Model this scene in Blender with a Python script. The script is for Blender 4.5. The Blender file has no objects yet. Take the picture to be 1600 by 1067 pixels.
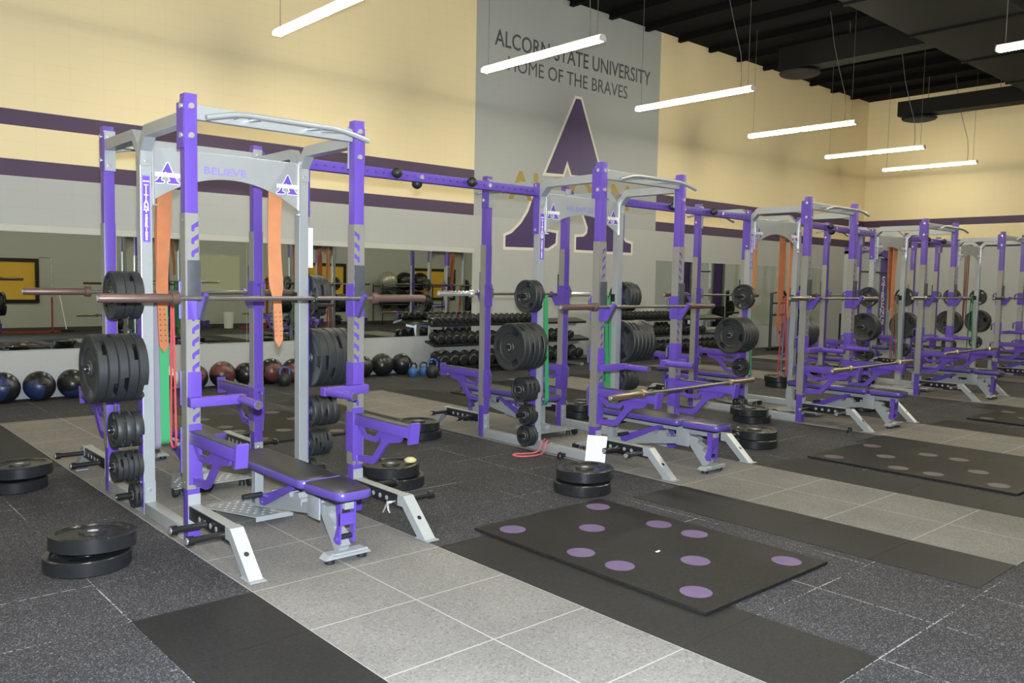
import bpy, bmesh, math, random
from mathutils import Vector, Matrix
random.seed(7)
C = bpy.context.scene.collection
PI = math.pi

# ------------------------------------------------------------------ camera, light, exposure
def srgb(r, g, b):
    f = lambda v: (v/255/12.92) if v/255 <= 0.04045 else ((v/255+0.055)/1.055)**2.4
    return (f(r), f(g), f(b), 1.0)

cam = bpy.data.cameras.new('camera')
cam.sensor_width = 36.0
cam.lens = 1307.1681/1600*36.0
cam.clip_start = 0.05
cam_o = bpy.data.objects.new('camera', cam); C.objects.link(cam_o)
YAW, PITCH, ROLL = 0.7298, -0.0719, 0.0192
CP = Vector((-1.8275, -4.0117, 1.6261))
fw = Vector((math.sin(YAW)*math.cos(PITCH), math.cos(YAW)*math.cos(PITCH), math.sin(PITCH)))
rt = fw.cross(Vector((0, 0, 1))).normalized(); up = rt.cross(fw)
r2 = rt*math.cos(ROLL)+up*math.sin(ROLL); u2 = -rt*math.sin(ROLL)+up*math.cos(ROLL)
M = Matrix.Identity(4)
for i in range(3):
    M[i][0] = r2[i]; M[i][1] = u2[i]; M[i][2] = -fw[i]; M[i][3] = CP[i]
cam_o.matrix_world = M
bpy.context.scene.camera = cam_o

sc = bpy.context.scene
sc.view_settings.view_transform = 'Standard'
sc.view_settings.look = 'None'
sc.view_settings.gamma = 1.0
sc.view_settings.exposure = 0.0
sc.view_settings.use_curve_mapping = False

w = bpy.data.worlds.new('world'); sc.world = w
w.use_nodes = True
w.node_tree.nodes['Background'].inputs[0].default_value = (0.9, 0.95, 1.0, 1)
w.node_tree.nodes['Background'].inputs[1].default_value = 0.05

TUBE_STRENGTH = 118.0
TUBE_COLOR = (1.0, 0.94, 0.73)
# the camera's own flash, on top of the camera
fl = bpy.data.lights.new('camera_flash', 'SPOT')
fl.energy = 2800.0
fl.color = (0.78, 0.88, 1.0)
fl.shadow_soft_size = 0.03
fl.spot_size = math.radians(112); fl.spot_blend = 0.5
fl_o = bpy.data.objects.new('camera_flash', fl); C.objects.link(fl_o)
FM = M.copy(); fp = CP+u2*0.13+fw*0.02
for i in range(3): FM[i][3] = fp[i]
fl_o.matrix_world = FM

# ------------------------------------------------------------------ materials
def nt(name):
    m = bpy.data.materials.new(name); m.use_nodes = True
    t = m.node_tree; b = t.nodes['Principled BSDF']
    return m, t, b

def mat(name, col, rough=0.5, metal=0.0, spec=None, noise=0.0, nscale=30, bump=0.0, emit=None, estr=0):
    m, t, b = nt(name)
    b.inputs['Base Color'].default_value = col
    b.inputs['Roughness'].default_value = rough
    b.inputs['Metallic'].default_value = metal
    if spec is not None: b.inputs['Specular IOR Level'].default_value = spec
    if noise or bump:
        tc = t.nodes.new('ShaderNodeTexCoord')
        n = t.nodes.new('ShaderNodeTexNoise'); n.inputs['Scale'].default_value = nscale; n.inputs['Detail'].default_value = 4
        t.links.new(tc.outputs['Object'], n.inputs['Vector'])
        if noise:
            mx = t.nodes.new('ShaderNodeMix'); mx.data_type = 'RGBA'
            a = tuple(c*(1-noise) for c in col[:3])+(1,); c2 = tuple(min(1, c*(1+noise)) for c in col[:3])+(1,)
            mx.inputs[6].default_value = a; mx.inputs[7].default_value = c2
            t.links.new(n.outputs[0], mx.inputs[0]); t.links.new(mx.outputs[2], b.inputs['Base Color'])
        if bump:
            bp = t.nodes.new('ShaderNodeBump'); bp.inputs['Strength'].default_value = bump; bp.inputs['Distance'].default_value = 0.004
            t.links.new(n.outputs[0], bp.inputs['Height']); t.links.new(bp.outputs[0], b.inputs['Normal'])
    if emit:
        b.inputs['Emission Color'].default_value = emit; b.inputs['Emission Strength'].default_value = estr
    return m

MT = {}
MT['purple'] = mat('purple_powder_coat', (0.104, 0.055, 0.34, 1), 0.33)
MT['silver'] = mat('silver_powder_coat', (0.38, 0.398, 0.405, 1), 0.36, 0.35, noise=0.04, nscale=60)
MT['steel'] = mat('brushed_steel', (0.36, 0.35, 0.32, 1), 0.40, 0.6, noise=0.05, nscale=25)
MT['chrome'] = mat('chrome', (0.72, 0.72, 0.71, 1), 0.24, 0.75)
MT['gold'] = mat('worn_bronze_steel', (0.36, 0.30, 0.20, 1), 0.33, 0.9)
MT['rust'] = mat('brown_oxide_steel', (0.115, 0.070, 0.057, 1), 0.42, 0.35, noise=0.2, nscale=40)
MT['darksteel'] = mat('dark_bar_sleeve', (0.27, 0.25, 0.225, 1), 0.33, 0.85)
MT['barsteel'] = mat('bare_bar_steel', (0.21, 0.19, 0.175, 1), 0.35, 0.7, noise=0.15, nscale=60)
MT['black'] = mat('black_gloss', (0.012, 0.012, 0.013, 1), 0.28)
MT['rubber'] = mat('black_rubber', (0.013, 0.014, 0.015, 1), 0.5, noise=0.25, nscale=40, bump=0.1)
MT['plate'] = mat('grey_black_urethane', (0.019, 0.021, 0.022, 1), 0.5, noise=0.2, nscale=30)
MT['bumper'] = mat('bumper_rubber', (0.014, 0.015, 0.016, 1), 0.27, noise=0.25, nscale=25)
MT['uhmw'] = mat('black_plastic_liner', (0.05, 0.055, 0.062, 1), 0.45, noise=0.35, nscale=18)
MT['vinyl_p'] = mat('purple_vinyl', (0.085, 0.055, 0.26, 1), 0.3)
MT['vinyl_k'] = mat('black_vinyl', (0.016, 0.015, 0.018, 1), 0.33, noise=0.2, nscale=60, bump=0.06)
MT['leather'] = mat('tan_leather', (0.50, 0.195, 0.08, 1), 0.5, noise=0.18, nscale=12)
MT['leather_m'] = mat('russet_leather', (0.40, 0.145, 0.06, 1), 0.5, noise=0.25, nscale=9)
MT['leather_k'] = mat('dark_leather', (0.15, 0.055, 0.03, 1), 0.5, noise=0.2, nscale=10)
MT['leather_d'] = mat('brown_leather', (0.36, 0.115, 0.045, 1), 0.5, noise=0.22, nscale=10)
MT['green'] = mat('green_latex', (0.03, 0.27, 0.10, 1), 0.55)
MT['greyband'] = mat('grey_purple_latex', (0.20, 0.175, 0.225, 1), 0.55)
MT['red'] = mat('red_latex', (0.48, 0.055, 0.06, 1), 0.5)
MT['redpale'] = mat('faded_red_latex', (0.52, 0.12, 0.13, 1), 0.6)
MT['white'] = mat('white_paint', (0.80, 0.80, 0.78, 1), 0.45)
MT['paper'] = mat('paper', (0.82, 0.83, 0.84, 1), 0.8)
MT['ink'] = mat('printed_grey', (0.55, 0.56, 0.58, 1), 0.8)
MT['wallpurple'] = mat('purple_wall_paint', (0.055, 0.03, 0.125, 1), 0.5, noise=0.25, nscale=3)
MT['wallcream'] = mat('cream_wall_paint', (0.74, 0.72, 0.62, 1), 0.55)
MT['wallgold'] = mat('gold_wall_paint', (0.36, 0.25, 0.045, 1), 0.5)
MT['letter'] = mat('dark_wall_lettering', (0.075, 0.076, 0.085, 1), 0.5)
MT['decalp'] = mat('purple_decal', (0.13, 0.065, 0.42, 1), 0.4)
MT['decalpale'] = mat('pale_lilac_decal', (0.25, 0.19, 0.55, 1), 0.4)
MT['decalw'] = mat('white_decal', (0.85, 0.84, 0.80, 1), 0.4)
MT['decalg'] = mat('tan_decal', (0.55, 0.50, 0.36, 1), 0.4)
MT['ceil'] = mat('black_ceiling_paint', (0.0045, 0.0045, 0.005, 1), 0.9, spec=0.1)
MT['duct'] = mat('black_duct_paint', (0.0075, 0.0072, 0.0065, 1), 0.75, spec=0.2, noise=0.2, nscale=2)
MT['cable'] = mat('grey_wire', (0.16, 0.15, 0.13, 1), 0.5, 0.3)
MT['lamphouse'] = mat('white_lamp_housing', (0.78, 0.74, 0.72, 1), 0.4)
MT['tube'] = mat('fluorescent_tube', (1, 1, 1, 1), 0.4, emit=TUBE_COLOR+(1,), estr=TUBE_STRENGTH)
MT['tubedim'] = mat('dimmed_fluorescent_tube', (1, 1, 1, 1), 0.4, emit=TUBE_COLOR+(1,), estr=TUBE_STRENGTH*.33)  # emission turned down to soften hot spots on the nearby walls
MT['ballblue'] = mat('blue_ball_vinyl', (0.018, 0.030, 0.095, 1), 0.35)
MT['ballred'] = mat('maroon_ball_vinyl', (0.105, 0.030, 0.028, 1), 0.35)
MT['ballblack'] = mat('black_ball_vinyl', (0.012, 0.012, 0.013, 1), 0.3)
MT['bluerub'] = mat('blue_rubber', (0.03, 0.10, 0.30, 1), 0.45)
MT['gymball'] = mat('silver_ball', (0.42, 0.40, 0.36, 1), 0.3, 0.4)
MT['yellowboard'] = mat('yellow_board', (0.70, 0.42, 0.04, 1), 0.6)
MT['wboard'] = mat('whiteboard', (0.60, 0.62, 0.50, 1), 0.4)
MT['redpaint'] = mat('red_paint', (0.30, 0.03, 0.03, 1), 0.45)
MT['trimgrey'] = mat('grey_trim_paint', (0.52, 0.52, 0.48, 1), 0.5)
MT['basegrey'] = mat('dark_base_rubber', (0.05, 0.05, 0.05, 1), 0.6)
MT['mirror'] = mat('mirror_glass', (0.70, 0.74, 0.68, 1), 0.0, 1.0)
MT['dot'] = mat('faded_purple_dot', (0.125, 0.082, 0.185, 1), 0.6, noise=0.2, nscale=12)
MT['dotgrey'] = mat('worn_grey_dot', (0.105, 0.083, 0.088, 1), 0.6, noise=0.2, nscale=12)
MT['debris'] = mat('white_debris', (0.7, 0.7, 0.66, 1), 0.8)
MT['cardyellow'] = mat('pale_yellow_foam', (0.62, 0.55, 0.28, 1), 0.8)

def mat_wall(name, axis, panel):
    """painted concrete block: yellow over two purple bands over grey"""
    m, t, b = nt(name); N = t.nodes; L = t.links
    g = N.new('ShaderNodeNewGeometry'); s = N.new('ShaderNodeSeparateXYZ'); L.new(g.outputs['Position'], s.inputs[0])
    hx = s.outputs[0] if axis == 'x' else s.outputs[1]; z = s.outputs[2]
    def gt(o, v):
        k = N.new('ShaderNodeMath'); k.operation = 'GREATER_THAN'; L.new(o, k.inputs[0]); k.inputs[1].default_value = v; return k.outputs[0]
    def mul(a, c):
        k = N.new('ShaderNodeMath'); k.operation = 'MULTIPLY'; L.new(a, k.inputs[0]); L.new(c, k.inputs[1]); return k.outputs[0]
    def sub(a, c):
        k = N.new('ShaderNodeMath'); k.operation = 'SUBTRACT'; L.new(a, k.inputs[0]); L.new(c, k.inputs[1]); return k.outputs[0]
    def inv(a):
        k = N.new('ShaderNodeMath'); k.operation = 'SUBTRACT'; k.inputs[0].default_value = 1; L.new(a, k.inputs[1]); return k.outputs[0]
    def mix(f, a, c):
        k = N.new('ShaderNodeMix'); k.data_type = 'RGBA'; L.new(f, k.inputs[0])
        for i, q in ((6, a), (7, c)):
            if isinstance(q, tuple): k.inputs[i].default_value = q
            else: L.new(q, k.inputs[i])
        return k.outputs[2]
    grey = (0.43, 0.445, 0.435, 1); yellow = (0.84, 0.71, 0.44, 1); pur = (0.062, 0.034, 0.085, 1); pgrey = (0.38, 0.40, 0.40, 1)
    col = mix(gt(z, Z2B), grey, yellow)
    band = sub(gt(z, Z2B), gt(z, Z2T)); band2 = sub(gt(z, Z1B), gt(z, Z1T))
    col = mix(band, col, pur); col = mix(band2, col, pur)
    if panel:
        pm = mul(gt(hx, PX0), inv(gt(hx, PX1)))
        pm = mul(pm, gt(z, Z2B))
        col = mix(pm, col, pgrey)
    cmb = N.new('ShaderNodeCombineXYZ'); L.new(hx, cmb.inputs[0]); L.new(z, cmb.inputs[1])
    br = N.new('ShaderNodeTexBrick'); br.offset = 0.0; br.squash = 1.0
    br.inputs['Scale'].default_value = 1.0
    br.inputs['Brick Width'].default_value = 0.4064; br.inputs['Row Height'].default_value = 0.2032
    br.inputs['Mortar Size'].default_value = 0.004; br.inputs['Mortar Smooth'].default_value = 0.3
    L.new(cmb.outputs[0], br.inputs['Vector'])
    dk = N.new('ShaderNodeMix'); dk.data_type = 'RGBA'; dk.blend_type = 'MULTIPLY'
    k = N.new('ShaderNodeMath'); k.operation = 'MULTIPLY'; k.inputs[1].default_value = 0.11; L.new(br.outputs['Fac'], k.inputs[0])
    L.new(k.outputs[0], dk.inputs[0]); L.new(col, dk.inputs[6]); dk.inputs[7].default_value = (0.5, 0.5, 0.5, 1)
    nz = N.new('ShaderNodeTexNoise'); nz.inputs['Scale'].default_value = 55; nz.inputs['Detail'].default_value = 3; L.new(g.outputs['Position'], nz.inputs['Vector'])
    ad = N.new('ShaderNodeMath'); ad.operation = 'MULTIPLY_ADD'; L.new(br.outputs['Fac'], ad.inputs[0]); ad.inputs[1].default_value = -1.5; L.new(nz.outputs[0], ad.inputs[2])
    bp = N.new('ShaderNodeBump'); bp.inputs['Strength'].default_value = 0.15; bp.inputs['Distance'].default_value = 0.004
    L.new(ad.outputs[0], bp.inputs['Height']); L.new(bp.outputs[0], b.inputs['Normal'])
    L.new(dk.outputs[2], b.inputs['Base Color']); b.inputs['Roughness'].default_value = 0.55
    return m

def mat_speckle(name, base, light, dark, scale, line=None, lw=0.004, pitch=(0.5953, 0.61), org=(0, 0), rough=0.72, lcol=(0.3, 0.3, 0.3, 1), broken=True):
    m, t, b = nt(name); N = t.nodes; L = t.links
    g = N.new('ShaderNodeNewGeometry')
    v = N.new('ShaderNodeTexVoronoi'); v.inputs['Scale'].default_value = scale; L.new(g.outputs['Position'], v.inputs['Vector'])
    s = N.new('ShaderNodeSeparateColor'); L.new(v.outputs['Color'], s.inputs[0])
    r = N.new('ShaderNodeValToRGB'); L.new(s.outputs[0], r.inputs[0])
    e = r.color_ramp.elements; e[0].position = 0.0; e[0].color = dark; e[1].position = 1.0; e[1].color = light
    q = e.new(0.30); q.color = base
    q = e.new(0.80); q.color = base
    n = N.new('ShaderNodeTexNoise'); n.inputs['Scale'].default_value = 1.3; n.inputs['Detail'].default_value = 5; L.new(g.outputs['Position'], n.inputs['Vector'])
    rr = N.new('ShaderNodeMapRange'); rr.inputs[1].default_value = 0.3; rr.inputs[2].default_value = 0.7; rr.inputs[3].default_value = 0.85; rr.inputs[4].default_value = 1.15
    L.new(n.outputs[0], rr.inputs[0])
    mu = N.new('ShaderNodeMix'); mu.data_type = 'RGBA'; mu.blend_type = 'MULTIPLY'; mu.inputs[0].default_value = 1
    L.new(r.outputs[0], mu.inputs[6]); L.new(rr.outputs[0], mu.inputs[7])
    col = mu.outputs[2]
    if line:
        mp = N.new('ShaderNodeMapping'); mp.inputs['Location'].default_value = (-org[0], -org[1], 0); L.new(g.outputs['Position'], mp.inputs[0])
        br = N.new('ShaderNodeTexBrick'); br.offset = 0; br.squash = 1; br.inputs['Scale'].default_value = 1
        br.inputs['Brick Width'].default_value = pitch[0]; br.inputs['Row Height'].default_value = pitch[1]
        br.inputs['Mortar Size'].default_value = lw; br.inputs['Mortar Smooth'].default_value = 0.2
        L.new(mp.outputs[0], br.inputs['Vector'])
        f = br.outputs['Fac']
        if broken:
            n2 = N.new('ShaderNodeTexNoise'); n2.inputs['Scale'].default_value = 60; L.new(g.outputs['Position'], n2.inputs['Vector'])
            n3 = N.new('ShaderNodeTexNoise'); n3.inputs['Scale'].default_value = 1.1; L.new(g.outputs['Position'], n3.inputs['Vector'])
            k0 = N.new('ShaderNodeMath'); k0.operation = 'ADD'; L.new(n2.outputs[0], k0.inputs[0]); L.new(n3.outputs[0], k0.inputs[1])
            k = N.new('ShaderNodeMath'); k.operation = 'GREATER_THAN'; k.inputs[1].default_value = 1.06; L.new(k0.outputs[0], k.inputs[0])
            k2 = N.new('ShaderNodeMath'); k2.operation = 'MULTIPLY'; L.new(k.outputs[0], k2.inputs[0]); L.new(f, k2.inputs[1]); f = k2.outputs[0]
        mx = N.new('ShaderNodeMix'); mx.data_type = 'RGBA'; L.new(f, mx.inputs[0]); L.new(col, mx.inputs[6]); mx.inputs[7].default_value = lcol
        col = mx.outputs[2]
    L.new(col, b.inputs['Base Color']); b.inputs['Roughness'].default_value = rough; b.inputs['Specular IOR Level'].default_value = 0.12
    bp = N.new('ShaderNodeBump'); bp.inputs['Strength'].default_value = 0.35; bp.inputs['Distance'].default_value = 0.002
    L.new(s.outputs[1], bp.inputs['Height']); L.new(bp.outputs[0], b.inputs['Normal'])
    return m

MT['floor'] = mat_speckle('speckled_rubber_floor', (0.042, 0.041, 0.045, 1), (0.19, 0.187, 0.205, 1), (0.010, 0.010, 0.011, 1), 210, True, 0.004, lcol=(0.34, 0.34, 0.36, 1))
MT['insert'] = mat_speckle('dark_rubber_tile', (0.019, 0.019, 0.0185, 1), (0.028, 0.028, 0.027, 1), (0.013, 0.013, 0.0125, 1), 120, rough=0.5)
MT['mat'] = mat_speckle('dark_rubber_mat', (0.016, 0.0154, 0.014, 1), (0.022, 0.0214, 0.02, 1), (0.0095, 0.009, 0.0085, 1), 90, rough=0.5)

# ------------------------------------------------------------------ mesh helpers
class MB:
    def __init__(s): s.v = []; s.f = []; s.m = []; s.sm = []
    def add(s, vs, fs, m=0, smooth=False):
        o = len(s.v); s.v += [tuple(v) for v in vs]
        for f in fs: s.f.append([o+i for i in f]); s.m.append(m); s.sm.append(smooth)
        return s
    def box(s, x0, x1, y0, y1, z0, z1, m=0, bev=0.0):
        if x0 > x1: x0, x1 = x1, x0
        if y0 > y1: y0, y1 = y1, y0
        if z0 > z1: z0, z1 = z1, z0
        vs = [(x, y, z) for x in (x0, x1) for y in (y0, y1) for z in (z0, z1)]
        fs = [(0, 1, 3, 2), (4, 6, 7, 5), (0, 4, 5, 1), (2, 3, 7, 6), (0, 2, 6, 4), (1, 5, 7, 3)]
        if bev <= 0: return s.add(vs, fs, m)
        bm = bmesh.new(); bv = [bm.verts.new(v) for v in vs]
        for f in fs: bm.faces.new([bv[i] for i in f])
        bmesh.ops.bevel(bm, geom=list(bm.edges), offset=bev, segments=2, profile=0.6, affect='EDGES')
        return s.bm(bm, m)
    def bm(s, bm, m=0, smooth=False):
        bm.verts.index_update()
        s.add([v.co for v in bm.verts], [[v.index for v in f.verts] for f in bm.faces], m, smooth); bm.free(); return s
    def prism(s, poly, ax, a, b, m=0, mcap=None):
        """poly: 2D outline in the plane across axis ax ('x': (y,z), 'y': (x,z), 'z': (x,y))"""
        def P(q, t):
            return {'x': (t, q[0], q[1]), 'y': (q[0], t, q[1]), 'z': (q[0], q[1], t)}[ax]
        n = len(poly); vs = [P(q, a) for q in poly]+[P(q, b) for q in poly]
        s.add(vs, [[i, (i+1) % n, n+(i+1) % n, n+i] for i in range(n)], m)
        s.add(vs, [list(range(n))[::-1], [n+i for i in range(n)]], m if mcap is None else mcap)
        return s
    def cyl(s, p0, p1, r, seg=16, m=0, r2=None, caps=True, mcap=None):
        p0 = Vector(p0); p1 = Vector(p1); d = (p1-p0).normalized()
        a = Vector((0, 0, 1)) if abs(d.z) < 0.9 else Vector((1, 0, 0))
        u = d.cross(a).normalized(); w_ = d.cross(u); r2 = r if r2 is None else r2
        vs = []
        for q, rr in ((p0, r), (p1, r2)):
            for i in range(seg):
                t = 2*PI*i/seg; vs.append(q+u*math.cos(t)*rr+w_*math.sin(t)*rr)
        s.add(vs, [[i, (i+1) % seg, seg+(i+1) % seg, seg+i] for i in range(seg)], m, True)
        if caps: s.add(vs, [list(range(seg))[::-1], [seg+i for i in range(seg)]], m if mcap is None else mcap)
        return s
    def tube(s, pts, r, seg=10, m=0, closed=False, flat=None):
        """round tube (or flat strip of half sizes flat=(a,b)) along a polyline"""
        pts = [Vector(p) for p in pts]; n = len(pts); rings = []
        ref = None
        for i in range(n):
            if closed: d = pts[(i+1) % n]-pts[i-1]
            else: d = pts[min(i+1, n-1)]-pts[max(i-1, 0)]
            d.normalize()
            if ref is None:
                a = Vector((0, 0, 1)) if abs(d.z) < 0.9 else Vector((1, 0, 0)); u = d.cross(a).normalized()
            else:
                u = (ref-d*ref.dot(d)).normalized()
            ref = u; w_ = d.cross(u)
            if flat: ring = [pts[i]+u*flat[0]*a_+w_*flat[1]*b_ for a_, b_ in ((-1, -1), (1, -1), (1, 1), (-1, 1))]
            else: ring = [pts[i]+u*math.cos(2*PI*k/seg)*r+w_*math.sin(2*PI*k/seg)*r for k in range(seg)]
            rings.append(ring)
        k = len(rings[0]); vs = [v for r_ in rings for v in r_]; fs = []
        for i in range(n if closed else n-1):
            j = (i+1) % n
            for q in range(k): fs.append([i*k+q, i*k+(q+1) % k, j*k+(q+1) % k, j*k+q])
        s.add(vs, fs, m, not flat)
        if not closed: s.add(vs, [list(range(k))[::-1], [(n-1)*k+q for q in range(k)]], m)
        return s
    def lathe(s, prof, o=(0, 0, 0), ax='z', seg=32, m=0, smooth=True, mats=None):
        o = Vector(o); n = len(prof); vs = []; 
        for r, h in prof:
            for i in range(seg):
                t = 2*PI*i/seg; c, q = r*math.cos(t), r*math.sin(t)
                vs.append(o+Vector({'z': (c, q, h), 'x': (h, c, q), 'y': (q, h, c)}[ax]))
        for j in range(n-1):
            s.add(vs, [[j*seg+i, j*seg+(i+1) % seg, (j+1)*seg+(i+1) % seg, (j+1)*seg+i] for i in range(seg)], mats[j] if mats else m, smooth)
        return s
    def torus(s, o, R, r, ax='z', seg=20, k=8, m=0):
        prof = [(R+r*math.cos(2*PI*i/k), r*math.sin(2*PI*i/k)) for i in range(k+1)]
        return s.lathe(prof, o, ax, seg, m)
    def xf(s, M):
        s.v = [tuple(M @ Vector(v)) for v in s.v]; return s
    def flip(s, i):
        s.v = [tuple(-c if k == i else c for k, c in enumerate(v)) for v in s.v]; s.f = [f[::-1] for f in s.f]; return s
    def join(s, o):
        k = len(s.v); s.v += o.v; s.f += [[i+k for i in f] for f in o.f]; s.m += o.m; s.sm += o.sm; return s

def mesh(name, mb, mats, weld=True):
    me = bpy.data.meshes.new(name)
    bm = bmesh.new(); vs = [bm.verts.new(v) for v in mb.v]
    for f, m, sm in zip(mb.f, mb.m, mb.sm):
        if len(set(f)) < 3: continue
        try: q = bm.faces.new([vs[i] for i in f])
        except ValueError: continue
        q.material_index = m; q.smooth = sm
    if weld: bmesh.ops.remove_doubles(bm, verts=bm.verts, dist=1e-6)
    bmesh.ops.recalc_face_normals(bm, faces=bm.faces)
    bm.to_mesh(me); bm.free()
    for m in mats: me.materials.append(MT[m])
    if any(mb.sm):
        me.set_sharp_from_angle(angle=math.radians(35))
    return me

def obj(name, mb, mats, parent=None, loc=None, rot=None):
    if isinstance(mats, str): mats = [mats]
    me = mb if isinstance(mb, bpy.types.Mesh) else mesh(name, mb, mats)
    o = bpy.data.objects.new(name, me); C.objects.link(o)
    if parent: o.parent = parent
    if loc is not None: o.location = loc
    if rot is not None: o.rotation_euler = rot
    return o
def tag(o, label, cat, group=None):
    o['label'] = label; o['category'] = cat
    if group: o['group'] = group
    return o
def thing(name, label, cat, loc=(0, 0, 0), rotz=0.0, group=None):
    o = bpy.data.objects.new(name, None); C.objects.link(o)
    o.empty_display_size = 0.1
    o.location = loc; o.rotation_euler = (0, 0, rotz)
    return tag(o, label, cat, group)
def struct(name, mb, mats, parent=None):
    o = obj(name, mb, mats, parent)
    if not parent: o['kind'] = 'structure'
    return o
def kids(o): return [c for c in bpy.data.objects if c.parent == o]
def dup(root, loc, rot=(0, 0, 0), label=None, group=None):
    r = root.copy(); C.objects.link(r); r.location = loc; r.rotation_euler = rot
    if label: r['label'] = label
    if group: r['group'] = group
    for ch in kids(root):
        c = ch.copy(); C.objects.link(c); c.parent = r
        for g in kids(ch):
            d = g.copy(); C.objects.link(d); d.parent = c
    return r
def text_mb(body, size, ext=0.0008, m=0, bold=0.0, width=None):
    """upright lettering in the xz plane, centred, facing -y"""
    cu = bpy.data.curves.new('t', 'FONT'); cu.body = body; cu.size = size; cu.extrude = ext; cu.align_x = 'CENTER'; cu.align_y = 'CENTER'; cu.offset = bold
    cu.resolution_u = 3
    o = bpy.data.objects.new('t', cu); C.objects.link(o)
    bpy.context.view_layer.update()
    me = bpy.data.meshes.new_from_object(o.evaluated_get(bpy.context.evaluated_depsgraph_get()))
    b = MB(); b.add([(v.co.x, -v.co.z, v.co.y) for v in me.vertices], [list(p.vertices) for p in me.polygons], m)
    C.objects.unlink(o); bpy.data.objects.remove(o); bpy.data.curves.remove(cu); bpy.data.meshes.remove(me)
    if width:
        xs = [v[0] for v in b.v]; k = width/(max(xs)-min(xs)); c = (max(xs)+min(xs))/2
        b.v = [((x-c)*k, y, z) for x, y, z in b.v]
    return b

# ------------------------------------------------------------------ the room
WY = 8.08; WX = 23.3; FY = -5.5; LX = -6.0; CZ = 7.22
Z2B, Z2T, Z1B, Z1T = 2.825, 3.035, 3.45, 3.65
PX0, PX1 = 7.98, 13.28
XK = [0.0, 3.664, 7.367, 11.244, 14.87]
YK = [0.0, 0.041, 0.098, 0.325, 0.432]

MT['wall_back'] = mat_wall('painted_block_back', 'x', True)
MT['wall_side'] = mat_wall('painted_block_side', 'y', False)
MT['wall_front'] = mat_wall('painted_block_front', 'x', False)
struct('floor', MB().box(LX-.2, WX+.2, FY-.2, WY+.2, -0.2, 0), 'floor')
struct('ceiling', MB().box(LX-.2, WX+.2, FY-.2, WY+.2, CZ, CZ+.2), 'ceil')
struct('wall_back', MB().box(LX-.2, WX+.2, WY, WY+.2, -.1, CZ+.1), 'wall_back')
struct('wall_right', MB().box(WX, WX+.2, FY, WY, -.1, CZ+.1), 'wall_side')
struct('wall_left', MB().box(LX-.2, LX, FY, WY, -.1, CZ+.1), 'wall_side')
struct('wall_front', MB().box(LX-.2, WX+.2, FY-.2, FY, -.1, CZ+.1), 'wall_front')
struct('baseboard_front', MB().box(LX, WX, FY, FY+.012, 0, .12), 'basegrey')
# platform strips and dark inserts, laid flush in the floor
for k in range(5):
    x, y = XK[k], YK[k]
    MT['strip%d' % k] = mat_speckle('grey_rubber_tile', (0.19, 0.182, 0.17, 1), (0.24, 0.231, 0.215, 1), (0.132, 0.126, 0.117, 1), 110, True, 0.0045, org=(x, y), lcol=(0.36, 0.35, 0.335, 1), broken=False)
    struct('platform_strip', MB().box(x, x+1.1906, y-2.44, y+6.25, 0, 0.002), 'strip%d' % k)
    for (a, b) in ((-0.5953, 0), (1.1906, 1.786)):
        mb = MB()
        for j in range(4):
            mb.box(x+a+.001, x+b-.001, y-0.61*(j+1)+.001, y-0.61*j-.001, 0, 0.003)
        struct('rubber_insert', mb, 'insert')
        mb = MB()
        for j in range(4):
            mb.box(x+a+.001, x+b-.001, y+3.66+0.61*j+.001, y+3.66+0.61*(j+1)-.001, 0, 0.003)
        struct('rubber_insert', mb, 'insert')

# ceiling joists, ducts
jt = MB()
first = None
for i in range(24):
    x = 11.512+1.168*(i-14)
    if x > WX-.2 or x < LX+.2: continue
    mb = MB().box(-.04, .04, FY+.01, WY-.06, CZ-.12, CZ-.001).box(-.055, .055, FY+.01, WY-.06, CZ-.125, CZ-.105)
    if first is None:
        first = obj('ceiling_joist', mb, 'ceil'); first.location = (x, 0, 0); o = first
    else:
        o = first.copy(); C.objects.link(o); o.location = (x, 0, 0)
    o['kind'] = 'structure'
d = thing('air_duct', 'black rectangular air duct before the end wall ending in a round diffuser', 'duct', (0, 0, 0), 0, 'ceiling ducts')
obj('duct_run', MB().box(20.5, 21.0, 2.905, 5.97, 6.12, 6.50, 0, .01), 'duct', d)
obj('diffuser', MB().lathe([(0, 5.99), (.30, 5.99), (.40, 6.02), (.43, 6.06), (.30, 6.085), (.20, 6.09), (.20, 6.119), (0, 6.119)], (20.75, 5.5, 0), 'z', 28), 'duct', d)
obj('hanger_rod', MB().cyl((20.75, 5.3, 6.501), (20.75, 5.3, CZ-.126), .008, 6), 'cable', d); obj('hanger_rod', MB().cyl((20.75, 3.6, 6.501), (20.75, 3.6, CZ-.126), .008, 6), 'cable', d)
d = thing('air_duct', 'dark air duct branching from the main duct toward the back wall', 'duct', (0, 0, 0), 0, 'ceiling ducts')
obj('duct_run', MB().box(14.85, 15.3, 2.905, 6.1, 6.30, 6.80, 0, .01), 'duct', d)
obj('diffuser', MB().lathe([(0, 6.17), (.30, 6.17), (.40, 6.20), (.43, 6.24), (.30, 6.265), (.20, 6.27), (.20, 6.299), (0, 6.299)], (15.07, 5.7, 0), 'z', 28), 'duct', d)
obj('hanger_rod', MB().cyl((15.07, 4.6, 6.801), (15.07, 4.6, CZ-.126), .008, 6), 'cable', d)
d = thing('air_duct', 'broad dark main air duct running along the ceiling at top right', 'duct', (0, 0, 0), 0, 'ceiling ducts')
obj('duct_run', MB().box(4.5, 21.6, 1.0, 2.90, 6.25, 6.95, 0, .01), 'duct', d)
for xx in (6.5, 9, 11.5, 14, 16.5, 19):
    obj('seam_flange', MB().box(xx, xx+.05, .97, 2.93, 6.22, 6.98), 'duct', d)

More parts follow.
